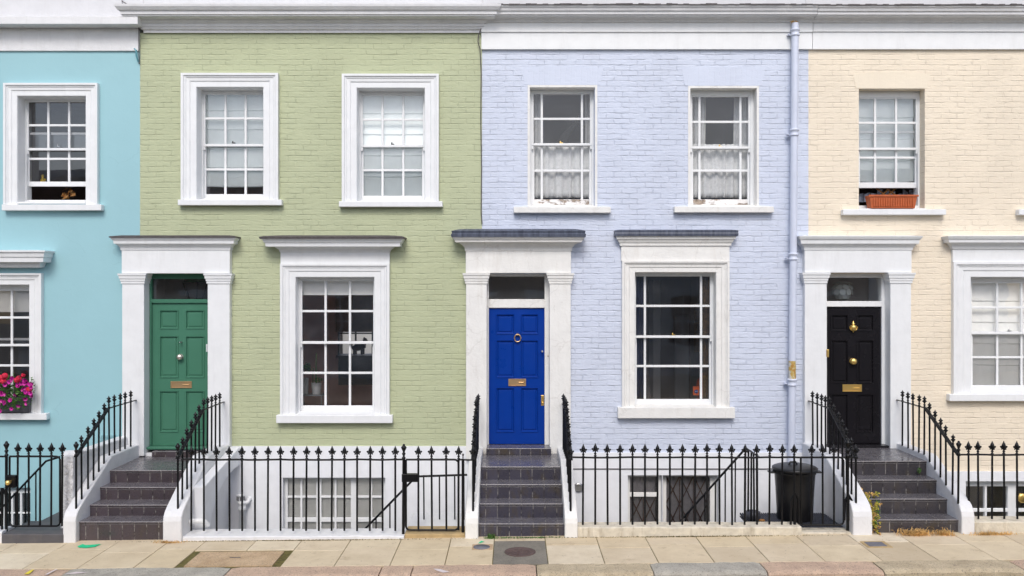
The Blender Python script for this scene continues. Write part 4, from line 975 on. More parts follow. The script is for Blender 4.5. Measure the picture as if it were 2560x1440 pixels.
# arch under green landing (right side of the stair, seen through the railings): stepped buttress
m = MB(); n = 10
arc = [(-.06-.0, -.2)]+[(-.10-1.2*math.sin(a*math.pi/2/n), .42-.75*(1-math.cos(a*math.pi/2/n))) for a in range(n+1)]
m.prism([(-.05, .80), (-1.55, .55), (-1.55, -.3)]+[(-1.40, -.3)]+[(-1.38+.0, -.15), (-1.25, .12), (-1.0, .34), (-.7, .46), (-.35, .52), (-.05, .53)], -4.12, -3.98)
tag(m.build('stair_arch', 'white_plinth', bevel=.015), 'white arched flank under the green door landing, seen through the railings', 'arch')
tag(MB().tube([(-4.1,-1.72,.14),(-3.98,-1.75,.16),(-3.93,-1.72,.14),(-3.90,-1.66,.08)], .034, 10).build('drain_elbow', 'white_paint'), 'white pipe elbow at the foot of the first railing bar', 'pipe')

# ------------------------------------------------------------------ ironwork
def mesh_of(mb, name, mat):
    o = mb.build(name, mat, None, base=(0,0,0)); me = o.data; bpy.data.objects.remove(o); return me
f = MB(); f.lathe([(.011,0),(.019,.006),(.019,.014),(.011,.02),(.011,.03),(.017,.036),(.017,.044),(.010,.05),(.010,.062),(.014,.07),(.024,.095),(.026,.11),(.018,.135),(.008,.155),(.003,.17),(0,.173)], n=10)
for i in range(4):
    a = i*math.pi/2
    f.sphere((.036*math.cos(a), .036*math.sin(a), .098), .013, 6); f.tube([(.01*math.cos(a),.01*math.sin(a),.075),(.036*math.cos(a),.036*math.sin(a),.088)], .007, 5)
    f.sphere((.026*math.cos(a), .026*math.sin(a), .068), .009, 6)
FIN = mesh_of(f, 'finial', 'black_iron')
f = MB(); f.lathe([(.011,0),(.017,.006),(.017,.014),(.011,.02),(.011,.03),(.016,.036),(.016,.044),(.010,.05),(.010,.062),(.014,.07),(.022,.085),(.022,.095),(.013,.11),(.022,.12),(.022,.13),(.010,.145),(.004,.160),(0,.166)], n=10)
for i in range(4):
    a = i*math.pi/2; f.sphere((.022*math.cos(a), .022*math.sin(a), .09), .010, 6); f.sphere((.022*math.cos(a), .022*math.sin(a), .125), .008, 6)
FIN2 = mesh_of(f, 'finial', 'black_iron')
f = MB(); f.lathe([(.016,0),(.030,.01),(.030,.03),(.018,.04),(.018,.07),(.028,.08),(.028,.10),(.016,.11),(.022,.135),(.040,.175),(.044,.19),(.038,.20),(.02,.215),(.022,.225),(.014,.24),(0,.245)], n=12)
URN = mesh_of(f, 'finial', 'black_iron')
BARS = {}
def baluster(parent, x, y, zb, zt, fin=FIN, r=.0128, name='baluster', sc_=1.0):
    key = (round(zt-zb, 2), r)
    if key not in BARS:
        BARS[key] = mesh_of(MB().tube([(0,0,0),(0,0,key[0]+.004)], r, 8), 'baluster', 'black_iron')
    b = inst(name, BARS[key], (x, y, zb), parent)
    b.rotation_euler = (random.uniform(-.008,.008), random.uniform(-.008,.008), 0)
    if fin is not None: inst('finial', fin, (x, y, zb+key[0]), b, sc_)
    return b
BARY = [-.28,-.47,-.63,-.80,-.96,-1.12,-1.27,-1.42,-1.57,-1.74]
def siderail(x, zc, zlow, ztop, zbot, label, end='urn', dz=0):
    r_ = thing('iron_railing', (x, -1.0, zlow), label, 'railing', 'black iron railings beside the entrance steps')
    def rz(y): return ztop if y > -.99 else ztop+(zbot-ztop)*(-.99-y)/(1.88-.99)
    def wz(y): return zc if y > -.98 else zc+(zlow-zc)*(-.98-y)/(1.86-.98)
    m = MB().prism([(-.09, ztop-.006), (-.09, ztop+.006), (-.99, ztop+.008), (-.99, ztop-.006)], x-.014, x+.014); 
    m.prism([(-.99, ztop-.007), (-.99, ztop+.010), (-1.90, zbot+.004), (-1.90, zbot-.012)], x-.026, x+.026)
    m.build('handrail', 'black_iron', r_, bevel=.004)
    for y in BARY: baluster(r_, x, y, wz(y)-.01, rz(y)+.0, FIN2)
    baluster(r_, x, -1.885, wz(-1.885)-.02, zbot, URN if end == 'urn' else FIN, r=.014, name='post', sc_=.75 if end == 'urn' else 1)
    return r_
siderail(-5.48, .84, .37, 1.485, 1.005, 'left black iron stair railing of the green door steps')
siderail(-4.20, .84, .37, 1.46, .985, 'right black iron stair railing of the green door steps')
siderail(-.489, .80, .34, 1.435, .965, 'left black iron stair railing of the blue door steps', 'fin')
siderail(.738, .80, .34, 1.435, .965, 'right black iron stair railing of the blue door steps', 'fin')
siderail(4.325, .86, .44, 1.475, .985, 'left black iron stair railing of the black door steps', 'fin')
siderail(5.61, .86, .44, 1.49, 1.02, 'right black iron stair railing of the black door steps, ending in an urn post')
RY = -1.85
def frontrail(pxs, x0, x1, zr, zb, label, posts=(), zbf=None):
    r_ = thing('iron_railing', ((x0+x1)/2, RY, zb), label, 'railing', 'black iron front railings')
    n = 20; rnd = random.Random(int(abs(x0*100)))
    pts = [(x0+(x1-x0)*i/n, RY, zr+rnd.uniform(-.004,.004)) for i in range(n+1)]
    MB().tube(pts, .0125, 6).build('top_rail', 'black_iron', r_)
    for p in pxs: baluster(r_, X(p,RY), RY+random.uniform(-.004,.004), zb, zr+random.uniform(-.003,.006))
    for p in posts:
        b = baluster(r_, X(p,RY), RY, zb-.05, zr, URN, r=.018, name='post', sc_=.8)
    return r_
zr = Z(1149,RY)
frontrail([478+31.9*i for i in range(17)], -4.17, X(1010,RY), zr, Z(1327,RY), 'long black railing on the low white wall in front of the green house', posts=(1008,))
zr2 = Z(1143.5,RY)
frontrail([1457+31.1*i for i in range(18)], X(1427,RY), X(2001,RY), zr2, Z(1314,RY), 'long black railing in front of the lilac house')
zr3 = Z(1137,RY)
frontrail([2422,2446,2480,2511,2543,2575,2607,2639,2671,2703,2735,2767,2799,2831], 5.62, X(2850,RY), zr3, Z(1297,RY), 'black railing on the low wall in front of the cream house')
frontrail([-15-31*i for i in range(14)], X(-440,RY), X(14,RY), Z(1141,RY), Z(1330,RY), 'black railing in front of the turquoise house, left of its gate', posts=(16,))
# gates
def gate(x0, x1, zt, zb, bars, label, extra=None, lock=None, post=None, knobm=None, rad=.05):
    g = thing('iron_gate', (x0, RY, zb), label, 'gate', 'black iron area gates')
    def arcp(cx, cz, a0, a1): return [(cx+rad*math.cos(R(a0+(a1-a0)*i/5)), RY, cz+rad*math.sin(R(a0+(a1-a0)*i/5))) for i in range(6)]
    pts = [(x0, RY, zt)]+[(x0, RY, zb+rad)]+arcp(x0+rad, zb+rad, 180, 270)+arcp(x1-rad, zb+rad, 270, 360)+[(x1, RY, zt-rad)]+arcp(x1-rad, zt-rad, 0, 90)+[(x0, RY, zt)]
    MB().tube(pts, .013, 8).build('frame', 'black_iron', g)
    for p in bars: baluster(g, X(p,RY), RY, zb, zt)
    if lock: 
        l_ = MB().box(X(lock[0],RY), X(lock[1],RY), RY-.035, RY+.035, Z(lock[3],RY), Z(lock[2],RY)).build('lock_box', 'black_iron', g, bevel=.006)
        if knobm: 
            MB().lathe([(.02,0),(.012,.02),(.03,.04),(.034,.06),(.02,.075),(0,.08)], ((X(lock[0],RY)+X(lock[1],RY))/2, RY-.035, (Z(lock[3],RY)+Z(lock[2],RY))/2), 12, M=MY).build('knob', knobm, l_)
    if post: baluster(g, X(post,RY), RY, zb-.1, zt-.0, URN, r=.018, name='post', sc_=.32 if post != 2119 else 1.0)
    if extra: extra(g)
    return g
gate(X(1015,RY), X(1146,RY), zr, Z(1325,RY), (1046,1080,1116,1146.5), 'black iron gate left of the blue door steps', lock=(1005,1045,1184,1204), post=1157)
gate(X(2002,RY), X(2109,RY), zr2, Z(1312,RY), (2028,2057,2085), 'black iron gate in front of the black dustbin', post=2119)
gate(X(24,RY), X(150,RY), Z(1141,RY), Z(1315,RY), (43,72,100,128,155), 'black iron gate with a brass knob before the turquoise house', lock=(17,42,1188,1218), knobm='brass')
tag(MB().tube([(X(1145,RY),RY,zr),(-.49,RY,zr-.005)], .012, 6).build('rail_link', 'black_iron'), 'short black rail joining the gate post to the blue door stair railing', 'railing')
tag(MB().tube([(X(2108,RY),RY,zr2),(4.325,RY,zr2)], .012, 6).build('rail_link', 'black_iron'), 'short black rail joining the dustbin gate to the black door stair railing', 'railing')
def brace(px, py0, py1, label, s=1):
    m = MB(); x = X(px,RY)
    for a in (-1, 0, 1):
        zt_, zb_ = Z(py0,RY), Z(py1,RY)
        m.tube([(x,RY,zt_),(x+a*.045,RY-.0,zt_-.09),(x+a*.055,RY-.01,zb_)], .015, 8, rs=[.012,.018,.014])
    return tag(m.build('post_brace', 'black_iron'), label, 'railing brace', 'forged braces at the gate posts')
brace(1987, 1232, 1315, 'forked iron brace at the foot of the railing left of the dustbin gate'); brace(2121, 1235, 1300, 'forked iron brace against the white stair wall right of the dustbin gate')
brace(6, 1220, 1330, 'forked iron brace left of the turquoise house gate'); 
# return railing & handrails to the basements
r_ = thing('iron_railing', (X(1880,-1.5), -1.5, -.0), 'short black return railing behind the lilac house front railing', 'railing', 'area railings')
xr_ = X(1899,RY)
MB().tube([(xr_,RY,zr2+.0),(xr_,-1.15,zr2+.0)], .012, 6).build('top_rail', 'black_iron', r_)
for y in (-1.15,-1.3,-1.45,-1.6,-1.75): baluster(r_, xr_, y, .08, zr2, None)
def handrail(pts, bars, label, zb=-.6):
    h_ = thing('stair_handrail', (pts[-1][0], pts[-1][1], pts[-1][2]-.8), label, 'handrail', 'handrails of the basement stairs')
    MB().tube(pts, .015, 8).build('rail', 'black_iron', h_)
    for (x, y, z, zz) in bars: baluster(h_, x, y, zz, z, None, r=.010)
    return h_
def seg(a, b, n, drop=.9):
    return [(a[0]+(b[0]-a[0])*i/n, a[1]+(b[1]-a[1])*i/n, a[2]+(b[2]-a[2])*i/n, a[2]+(b[2]-a[2])*i/n-drop) for i in range(1, n)]
a = (xr_, -1.15, zr2-.02); b = (X(1690,-.95), -.95, Z(1315,-.95)-.0)
handrail([a, b], seg(a, b, 7), 'sloping black handrail down to the lilac house basement')
a = (X(1046,-1.15), -1.15, Z(1191,-1.15)); b = (X(905,-.95), -.95, Z(1330,-.95)); c_ = (X(1168,-1.15), -1.15, Z(1187,-1.15))
handrail([c_, a, (X(1035,-1.15), -1.15, Z(1197,-1.15)), b], [(X(p,-1.15), -1.15, Z(1189,-1.15), .02) for p in (1060,1099,1137,1160)]+seg(a, b, 4, .6), 'black handrail with a level top behind the gate beside the blue door steps')
a = (X(150,-1.0), -1.0, Z(1142,-1.0)); b = (X(115,-1.0), -1.0, Z(1153,-1.0)); c_ = (X(-10,-.8), -.8, Z(1285,-.8))
handrail([a, b, c_], seg(b, c_, 5), 'sloping black handrail down to the turquoise house basement')

# ------------------------------------------------------------------ low walls, thresholds, areas
def low(name, x0, x1, yf, yb, zf, mat, label, cat='wall'):
    n = 14; rnd = random.Random(int(abs(x0*37))); m = MB(); vs = []
    for i in range(n+1):
        x = x0+(x1-x0)*i/n; j = rnd.uniform(-.006,.006); j2 = rnd.uniform(-.005,.005)
        vs += [(x, yf+j, gz(x)-.3), (x, yf+j, zf(x)-.012+j2), (x, yf+.012+j, zf(x)+j2), (x, yb, zf(x)+j2), (x, yb, -2.4)]
    fs = [(i*5+j, (i+1)*5+j, (i+1)*5+j+1, i*5+j+1) for i in range(n) for j in range(4)]+[(0,1,2,3,4), tuple(n*5+j for j in (4,3,2,1,0))]
    m.add(vs, fs)
    return tag(m.build(name, mat), label, cat, 'low walls under the railings')
low('low_wall', -4.119, X(1010,-1.95), -1.95, -1.60, lambda x: Z(1342,-1.95)+(x+4.1)*.004, 'white_stucco', 'flat white kerb wall under the green house railing')
low('low_wall', .821, X(2004,-1.97), -1.97, -1.72, lambda x: Z(1318,-1.97), 'cream_stone', 'weathered cream kerb wall under the lilac house railing')
low('low_wall', 5.771, X(E_,-1.97), -1.97, -1.70, lambda x: Z(1304,-1.97), 'cream_stone', 'stained kerb wall under the cream house railing')
low('low_wall', X(-445,-1.97), X(5,-1.97), -1.97, -1.70, lambda x: Z(1330,-1.97), 'white_stucco', 'white kerb wall under the turquoise house railing')
tag(MB().box(X(1010,-1.95)+.002, -.588, -1.93, -1.55, -.2, gz(-1)+.05).build('gate_threshold', 'sand_stone', bevel=.012), 'sandy stone threshold under the gate beside the blue door steps', 'threshold')
tag(MB().box(X(5,-1.97)+.002, X(163,-1.95), -1.99, -1.35, -.3, .055).build('gate_threshold', 'step_grey', bevel=.012), 'dark grey threshold step under the turquoise house gate', 'threshold')
tag(MB().box(X(2004,-1.97)+.002, 4.249, -1.93, -1.70, -.2, .06).build('gate_threshold', 'cream_stone', bevel=.012), 'cream stone threshold under the dustbin gate', 'threshold')
# landings inside the gates
tag(MB().box(X(5,-1.97), X(152,-1.7), -1.349, -.3, -.08, -.02).build('area_landing', 'step_grey', bevel=.008), 'grey landing behind the turquoise house gate', 'landing')
m = MB(); lx0, lx1, ly0, ly1 = xr_-.02, 4.249, -1.699, -.95
for i in range(40):
    x = lx0+(lx1-lx0)*i/40; m.box(x, x+.012, ly0, ly1, .035, .06)
for i in range(12):
    yy = ly0+(ly1-ly0)*i/12; m.box(lx0, lx1, yy, yy+.008, .037, .058)
m.box(lx0, lx1, ly0, ly1, .0, .02)
tag(m.build('metal_grating', 'grating'), 'dark metal grating landing under the dustbin', 'grating')
tag(MB().box(X(1015,-1.5), -.588, -1.549, -.7, -.06, -.01).build('area_landing', 'white_stucco'), 'pale landing behind the gate beside the blue door steps', 'landing')
def bstairs(x0, dirx, y0, y1, label, n=9, z0=-.02):
    m = MB()
    for i in range(n): m.box(x0+dirx*i*.24, x0+dirx*(i+1)*.24, y0, y1, ZBOT, z0-(i+1)*.24)
    return tag(m.build('basement_stairs', 'area_floor'), label, 'stairs', 'basement stairs in the areas')
bstairs(X(1015,-1.5)-.003, -1, -1.549, -.95, 'stone stairs going down to the green house basement')
bstairs(xr_-.023, -1, -1.65, -1.0, 'stone stairs going down to the lilac house basement')
bstairs(X(5,-1.97)-.003, -1, -1.65, -1.0, 'stone stairs going down to the turquoise house basement')
tag(MB().box(X(A_)-3, X(E_)+3, -2.2, .0, ZBOT-.1, ZBOT).build('basement_floor', 'area_floor'), kind='structure')
# white wall return below cream/green stairs (area side walls) come with wing walls: extend down
for a, b, mt, lb in ((-5.60,-4.12,'white_plinth','white flank wall beneath the green door landing'),(-.585,.82,'white_plinth','white flank wall beneath the blue door landing'),(4.25,5.77,'white_plinth','white flank wall beneath the black door landing')):
    tag(MB().box(a+.012, b-.012, -1.9, -.035, ZBOT, -.305).build('landing_base', mt), lb, 'wall', 'flank walls beneath the landings')

# dustbin
bx, by = X(1987,-1.25), -1.25; bz0 = .062
bn = thing('dustbin', (bx, by, bz0), 'round black plastic dustbin with its lid on behind the gate', 'bin')
hb = Z(1172,by)-bz0
MB().lathe([(.222,0),(.23,.01),(.248,hb*.6),(.262,hb-.06),(.275,hb-.05),(.275,hb-.02),(.26,hb)], (bx,by,bz0), 28).build('body', 'black_plastic', bn)
ld_ = MB().lathe([(.27,hb-.01),(.292,hb-.02),(.295,hb+.02),(.28,hb+.03),(.24,hb+.045),(.12,hb+.062),(0,hb+.066)], (bx,by,bz0), 28).build('lid', 'black_plastic', bn)
MB().tube([(bx-.09,by-.03,bz0+hb+.055),(bx-.07,by-.03,bz0+hb+.095),(bx+.0,by-.03,bz0+hb+.10),(bx+.02,by-.03,bz0+hb+.06)], .014, 8).build('handle', 'black_plastic', ld_)
for s_ in (-1, 1): MB().box(bx+s_*.27, bx+s_*.35, by-.06, by+.06, bz0+hb-.05, bz0+hb-.03).build('handle', 'black_plastic', bn, bevel=.008)
sp = (X(1882,-1.3), -1.3, .10)
m = MB().lathe([(.07,0),(.09,.02),(.10,.10),(.08,.11),(.07,.05),(0,.04)], (sp[0], -1.3, .062), 14)
tag(m.build('plant_pot', 'zinc'), 'small dark pot on the grating beside the dustbin', 'plant pot')
m = MB(); m.sphere((X(1905,-1.45), -1.45, .085), .03, 8, (1.5,1,.6)); tag(m.build('fallen_leaf', 'wicker'), 'brown crumpled leaf on the grating beside the dustbin', 'leaf')
# brass plate at far right
tag(MB().lathe([(.07,0),(.07,.01),(.05,.02),(.03,.022),(0,.024)], (X(2556,.05), .05, Z(1245,.05)), 16, M=MY).build('round_plaque', 'brass'), 'round brass disc on the cream house basement window', 'disc')

# ------------------------------------------------------------------ pavement, kerb, road
def gtag(o): return tag(o, kind='structure')
YP0, YP1 = -1.96, -3.03
xj = [-6.17,-5.53,-4.91,-4.28,-3.82,-3.19,-2.62,-2.01,-1.38,-.76,-.22,.41,1.05,1.66,2.29,2.91,3.54,4.19,4.82,5.49,6.09]
lo_ = [-6.17-.62*i for i in range(1, 14)][::-1]; hi_ = [6.09+.62*i for i in range(1, 14)]
xj = lo_+xj+hi_
m = MB(); rnd = random.Random(9)
cov = (X(471,-2.65), X(726,-2.65))       # access cover
for i in range(len(xj)-1):
    a, b = xj[i]+.004, xj[i+1]-.004
    ys = -2.30-(.13 if i % 2 else 0)+rnd.uniform(-.01,.01)
    rows = [(YP0+.25, ys+.004), (ys-.004, YP1+.004)]
    if -3.83 < (a+b)/2 < -2.62: rows = [(YP0+.25, -2.375)]
    if -4.3 < (a+b)/2 < -3.8: pass
    if -.22 < (a+b)/2 < .41: rows = [(YP0+.25, -2.10)]
    for y1, y0 in rows:
        dz = rnd.uniform(-.002,.002)
        zz = lambda x: gz(x)+dz
        m.add([(a,y0,zz(a)-.05),(b,y0,zz(b)-.05),(b,y1,zz(b)-.05),(a,y1,zz(a)-.05),(a,y0,zz(a)),(b,y0,zz(b)),(b,y1,zz(b)),(a,y1,zz(a))],
              [(0,3,2,1),(4,5,6,7),(0,1,5,4),(1,2,6,5),(2,3,7,6),(3,0,4,7)])
gtag(m.build('pavement', 'paving', bevel=.004, seg=1))
m = MB(); xa, xb = xj[0], xj[-1]
m.add([(xa,YP1-.0,gz(xa)-.012),(xb,YP1,gz(xb)-.012),(xb,-1.75,gz(xb)-.012),(xa,-1.75,gz(xa)-.012),(xa,-1.75,-2.6),(xb,-1.75,-2.6)], [(0,1,2,3),(3,2,5,4)])
gtag(m.build('pavement_bed', 'moss'))
# asphalt patch
def sheet(x0, x1, y0, y1, dz, name, mat, sk=0.0):
    return MB().add([(x0,y0,gz(x0)+dz),(x1,y0,gz(x1)+dz),(x1+sk,y1,gz(x1)+dz),(x0+sk,y1,gz(x0)+dz),(x0,y0,gz(x0)+dz-.03),(x1,y0,gz(x1)+dz-.03),(x1+sk,y1,gz(x1)+dz-.03),(x0+sk,y1,gz(x0)+dz-.03)],
      [(0,1,2,3),(0,4,5,1),(1,5,6,2),(2,6,7,3),(3,7,4,0)]).build(name, mat)
gtag(sheet(-.215, .405, YP1+.005, -2.105, .001, 'asphalt_patch', 'patch'))
o = sheet(-3.72, -2.72, YP1+.04, -2.44, .002, 'access_cover', 'tan_slab'); tag(o, 'rectangular tan stone access cover framed with yellow moss in the pavement', 'cover')
MB().add([(-3.30,-2.66,gz(-3.3)+.0035),(-3.17,-2.66,gz(-3.3)+.0035),(-3.17,-2.69,gz(-3.3)+.0035),(-3.30,-2.69,gz(-3.3)+.0035)], [(0,1,2,3)]).build('handle_slot', 'slate_cap', o)
o = MB().lathe([(.185,0),(.185,.008),(.165,.010),(.16,.006),(0,.006)], (X(1300,-2.55), -2.57, gz(0)+.002), 32)
rnd2 = random.Random(3)
for i in range(26):
    a = rnd2.uniform(0,6.28); r_ = rnd2.uniform(.02,.14); x = X(1300,-2.55)+r_*math.cos(a); y = -2.57+r_*math.sin(a); o.box(x-.012, x+.012, y-.006, y+.006, .005, .012)
tag(o.build('manhole_cover', 'iron_cover'), 'round rusty manhole cover set in the asphalt patch before the blue door', 'manhole')
tag(MB().lathe([(.10,0),(.10,.006),(0,.006)], (X(1204,-2.36), -2.36, gz(-.4)+.003), 24).build('utility_cover', 'grey_cover'), 'small round grey cover in the pavement left of the asphalt patch', 'cover')
tag(sheet(X(1180,-2.36)-.0, X(1180,-2.36)+.25, -2.47, -2.23, .003, 'cement_surround', 'tan_slab'), 'worn brown cement bed around the small round cover', 'cement')
o = sheet(X(2160,-2.4), X(2222,-2.4), -2.52, -2.26, .003, 'utility_cover', 'sand_stone', 0); tag(o, 'square grey cover with a sandy border in the pavement before the black door', 'cover')
sheet(X(2168,-2.4), X(2212,-2.4), -2.48, -2.30, .0055, 'plate', 'grey_cover').parent = o
p_ = [c for c in bpy.data.objects if c.name.startswith('plate')][0]; p_.location = Vector(p_.location)-Vector(o.location)
# kerb
kj = [(-12,0),(X(180,-3),0),(X(580,-3),2),(X(957,-3),0),(X(1035,-3),0),(X(1340,-3),0),(X(1623,-3),1),(X(1897,-3),2),(X(2178,-3),0),(X(2518,-3),1),(7.2,0),(8.6,1),(12,2)]
m = MB(); rnd = random.Random(12)
for i in range(len(kj)-1):
    a, b = kj[i][0]+.006, kj[i+1][0]-.006; n = 16; vs = []; mi = kj[i+1][1]
    for j in range(n+1):
        x = a+(b-a)*j/n; z = gz(x)+rnd.uniform(-.004,.004)-(.012 if j in (0,n) else 0); e = rnd.uniform(-.012,.012)
        vs += [(x,YP1-.004,z-.06),(x,YP1-.004,z),(x,YP1-.28+e,z),(x,YP1-.315+e,z-.012),(x,YP1-.335+e,z-.035),(x,YP1-.34+e*.5,z-.18)]
    m.add(vs, [(j*6+q_, (j+1)*6+q_, (j+1)*6+q_+1, j*6+q_+1) for j in range(n) for q_ in range(5)]+[(0,1,2,3,4,5), tuple(n*6+q_ for q_ in (5,4,3,2,1,0))], mi, False)
gtag(m.build('kerb', ['kerb_pink', 'kerb_tan', 'kerb_grey']))
gtag(MB().add([(-80,-11.2,-.14-.76),(80,-11.2,-.14+.76),(80,-3.2,-.14+.76),(-80,-3.2,-.14-.76)], [(0,1,2,3)]).build('road', 'asphalt'))
gtag(MB().add([(-80,-80,-.16-.76),(80,-80,-.16+.76),(80,-11.1,-.16+.76),(-80,-11.1,-.16-.76)], [(0,1,2,3)]).build('ground', 'asphalt'))
gtag(MB().add([(-80,-17.9,-.02-.76),(80,-17.9,-.02+.76),(80,-11.2,-.02+.76),(-80,-11.2,-.02-.76)], [(0,1,2,3)]).build('pavement', 'paving'))
# opposite terrace: what the windows mirror
for i in range(7):
    x0 = -17.5+i*5; h_ = thing('terraced_house', (x0+2.5, -18.0, 0), 'brick terraced house across the street, behind the viewer, with pale trimmed windows', 'house', 'houses across the street')
    holes = [(x0+q_, x0+q_+1, z, z+1.7) for q_ in (.9, 3.1) for z in (1.1, 4.5)]
    walled(MB(), x0, x0+5, -.8, 7.3, -18.4, -18.0, holes).build('wall', 'stock_brick' if i % 2 else 'far_white', h_)
    m = MB()
    for (a, b, c_, d) in holes: m.box(a-.1, b+.1, -18.0, -17.93, d, d+.2); m.box(a-.1, b+.1, -18.0, -17.9, c_-.1, c_); m.box(a+.47, a+.53, -18.2, -18.15, c_, d); m.box(a, b, -18.2, -18.15, (c_+d)/2-.03, (c_+d)/2+.03)
    m.box(x0, x0+5, -18.0, -17.75, 7.0, 7.3); m.build('window_trim', 'far_white', h_)
    MB().box(x0, x0+5, -18.6, -18.5, -.8, 7.2).build('interior_wall', 'room_dark', h_)
tag(MB().box(X(B_)-2, X(C_)+3, 11.0, 11.2, ZBOT, 4.2).build('garden_wall', 'yard_white', bevel=.01), 'pale yard wall seen through the back window of the green house', 'wall')
# ------------------------------------------------------------------ marks, weeds
def splat(pts, z, mat, label, nm='paint_mark', cat='paint mark'):
    return tag(MB().add([(x, y, gz(x)+z) for x, y in pts], [tuple(range(len(pts)))]).build(nm, mat), label, cat, 'painted marks on the pavement')
def gp(px, py):
    D = F*(CZ-gz((px-1280)/200))/(py-720); return ((px-1280)*D/F, D-D0)
splat([gp(*p) for p in ((193,1367),(207,1361),(214,1364),(253,1361),(238,1368),(215,1371),(197,1370))], .006, 'green_spray', 'green arrow sprayed on the pavement before the green door steps')
splat([gp(*p) for p in ((1195,1360),(1203,1353),(1211,1355),(1202,1358)) ], .006, 'green_spray', 'small green paint fleck beside the small round cover')
splat([gp(*p) for p in ((60,1438),(76,1428),(86,1426),(72,1438))], .006, 'yellow_chalk', 'yellow chalk stroke on the kerb, far left')
splat([gp(*p) for p in ((112,1439),(140,1425),(144,1425),(118,1439))], .006, 'white_chalk', 'thin white chalk stroke on the kerb, left')
splat([gp(*p) for p in ((160,1438),(190,1432),(222,1433),(186,1437))], .006, 'white_chalk', 'smeared white chalk patch on the kerb, left')
splat([gp(*p) for p in ((1083,1423),(1100,1424),(1124,1431),(1108,1433),(1092,1428))], .006, 'white_chalk', 'white paint smear on the pink kerb stone before the blue door')
def blades(name, cx, cy, n, rx, ry, h, mat, label, cat, kind=None, seed=0, bend=.5):
    rnd = random.Random(seed); m = MB()
    for _ in range(n):
        x = cx+max(-1.5,min(1.5,rnd.gauss(0,.55)))*rx+.0; y = cy+rnd.uniform(-ry, ry)*(1.3 if bend > .8 else 1); z = gz(x)+.0; hh = h*rnd.uniform(.2,1.0)*(1.25 if rnd.random() < .1 else .9); a = rnd.uniform(0,6.28); l = hh*bend*rnd.uniform(.3,2.2)
        w_ = .003; dx, dy = math.cos(a)*l, math.sin(a)*l-abs(l)*.2; px_, py_ = -math.sin(a)*w_, math.cos(a)*w_
        m.add([(x-px_,y-py_,z),(x+px_,y+py_,z),(x+dx*.45+px_,y+dy*.45+py_,z+hh*.8),(x+dx*.45-px_,y+dy*.45-py_,z+hh*.8),(x+dx,y+dy,z+hh*(.8 if bend > .6 else 1))], [(0,1,2,3),(3,2,4)])
    return tag(m.build(name, mat), label, cat, None, kind)
blades('dry_grass', X(2290,-2.0), -2.0, 420, .17, .05, .09, 'straw', 'clump of straw-coloured dry grass at the foot of the black door steps', 'dry grass', 'stuff', 1, .9)
blades('dry_grass', X(2360,-2.0), -2.0, 260, .10, .05, .07, 'straw', 'smaller clump of dry grass beside the larger one at the black door steps', 'dry grass', 'stuff', 2, .9)
blades('dry_grass', X(2480,-2.0), -2.02, 330, .24, .03, .045, 'straw', 'low dry grass along the cream house kerb wall', 'dry grass', 'stuff', 3, .9)
blades('dry_grass', X(425,-2.0), -2.03, 160, .17, .02, .035, 'straw', 'thin dry moss tufts at the foot of the green door steps', 'dry grass', 'stuff', 4, .9)
blades('weeds', X(1228,-1.97), -1.98, 120, .06, .03, .07, 'leaf_green', 'bright green weed tuft at the foot of the blue door steps', 'weeds', 'stuff', 5, .4)
blades('weeds', X(1310,-1.97), -1.97, 500, .42, .02, .02, 'leaf_green', 'low green weeds along the foot of the blue door steps', 'weeds', 'stuff', 6, .8)
blades('weeds', X(1700,-1.98), -1.99, 1200, 1.35, .012, .016, 'moss', 'dark moss along the foot of the lilac house kerb wall', 'moss', 'stuff', 7, .8)
blades('weeds', X(740,-1.98), -1.99, 1200, 1.5, .012, .014, 'moss', 'brown moss along the foot of the white kerb wall', 'moss', 'stuff', 8, .8)
rnd = random.Random(31); m = MB()
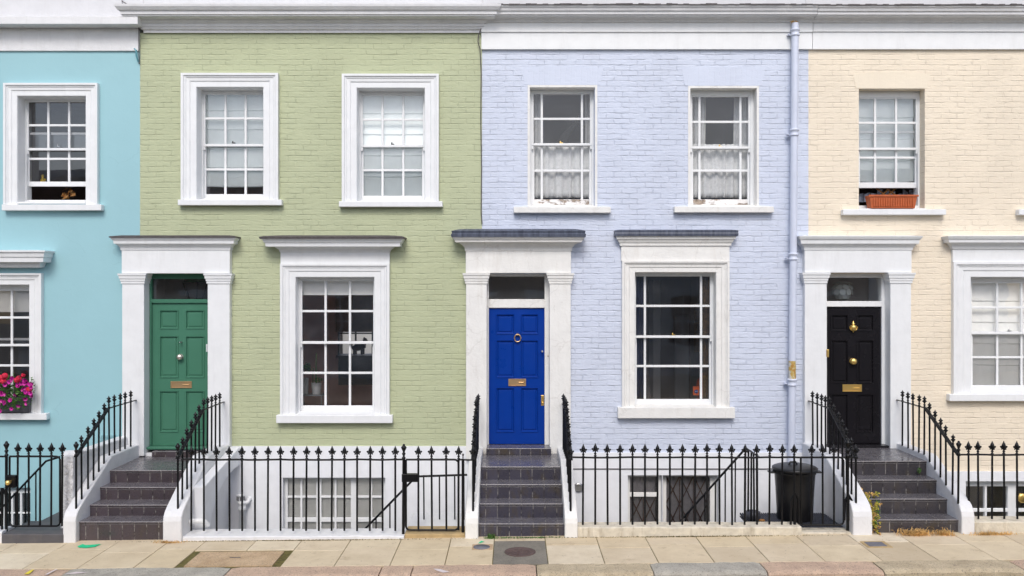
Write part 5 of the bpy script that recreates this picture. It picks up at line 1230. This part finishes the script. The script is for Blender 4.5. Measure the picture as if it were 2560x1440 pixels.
for (px, py, y, r_) in ((2152,1243,-1.60,.05),(2160,1236,-1.58,.06),(2158,1252,-1.66,.06),(2165,1262,-1.70,.06),(2172,1270,-1.76,.06),(2180,1278,-1.80,.06),(2168,1280,-1.86,.05),(2172,1294,-1.92,.05),(2180,1296,-1.93,.06),(2183,1310,-1.95,.035),(2184,1322,-1.95,.025),(2188,1262,-1.75,.04),(2180,1234,-1.6,.05)):
    [leafcloud(m, (X(px+6,y)+rnd.gauss(0,.03), y+rnd.gauss(0,.02), Z(py,y)+rnd.gauss(0,.025)), (r_*.55,r_*.5,r_*.6), 14, .026, rnd, rnd.choice((0,0,1,2,0))) for _ in range(9)]
tag(m.build('creeping_weed', ['leaf_yellow', 'leaf_green', 'straw']), 'yellow-green creeping weed spilling over the left of the black door steps', 'weed', None, 'stuff')
m = MB(); leafcloud(m, (X(2298,-1.1), -1.1, Z(1176,-1.1)), (.03,.03,.045), 50, .025, rnd); tag(m.build('small_weed', 'leaf_green'), 'small green weed in the corner of the top riser of the black door steps', 'weed')

# ------------------------------------------------------------------ light, sky, camera
w = bpy.data.worlds.new('World'); sc.world = w; w.use_nodes = True
nt = w.node_tree; bg = nt.nodes['Background']; sky = nt.nodes.new('ShaderNodeTexSky'); sky.sky_type = 'NISHITA'; sky.sun_disc = False
EL, AZ = 45, -6
sky.sun_elevation = R(EL); sky.sun_rotation = R(180+AZ); sky.air_density = .8; sky.dust_density = 2.2; sky.ozone_density = .6
nt.links.new(sky.outputs[0], bg.inputs['Color']); bg.inputs['Strength'].default_value = .14
s = bpy.data.lights.new('sun', 'SUN'); s.energy = 1.3; s.angle = R(22); s.color = (1, .985, .96)
so = bpy.data.objects.new('sun', s); col.objects.link(so)
dirv = Vector((math.sin(R(AZ))*math.cos(R(EL)), -math.cos(R(AZ))*math.cos(R(EL)), math.sin(R(EL))))
so.rotation_euler = dirv.to_track_quat('Z', 'Y').to_euler(); so.location = (0,-20,30)
cam = bpy.data.cameras.new('camera'); co = bpy.data.objects.new('camera', cam); col.objects.link(co)
co.location = (0,-D0,CZ); co.rotation_euler = (R(90),0,0); cam.sensor_width = 36; cam.lens = F/2560*36; cam.clip_end = 500; cam.clip_start = .1
sc.camera = co
sc.view_settings.view_transform = 'Standard'; sc.view_settings.look = 'None'; sc.view_settings.gamma = 1; sc.view_settings.exposure = 0.46
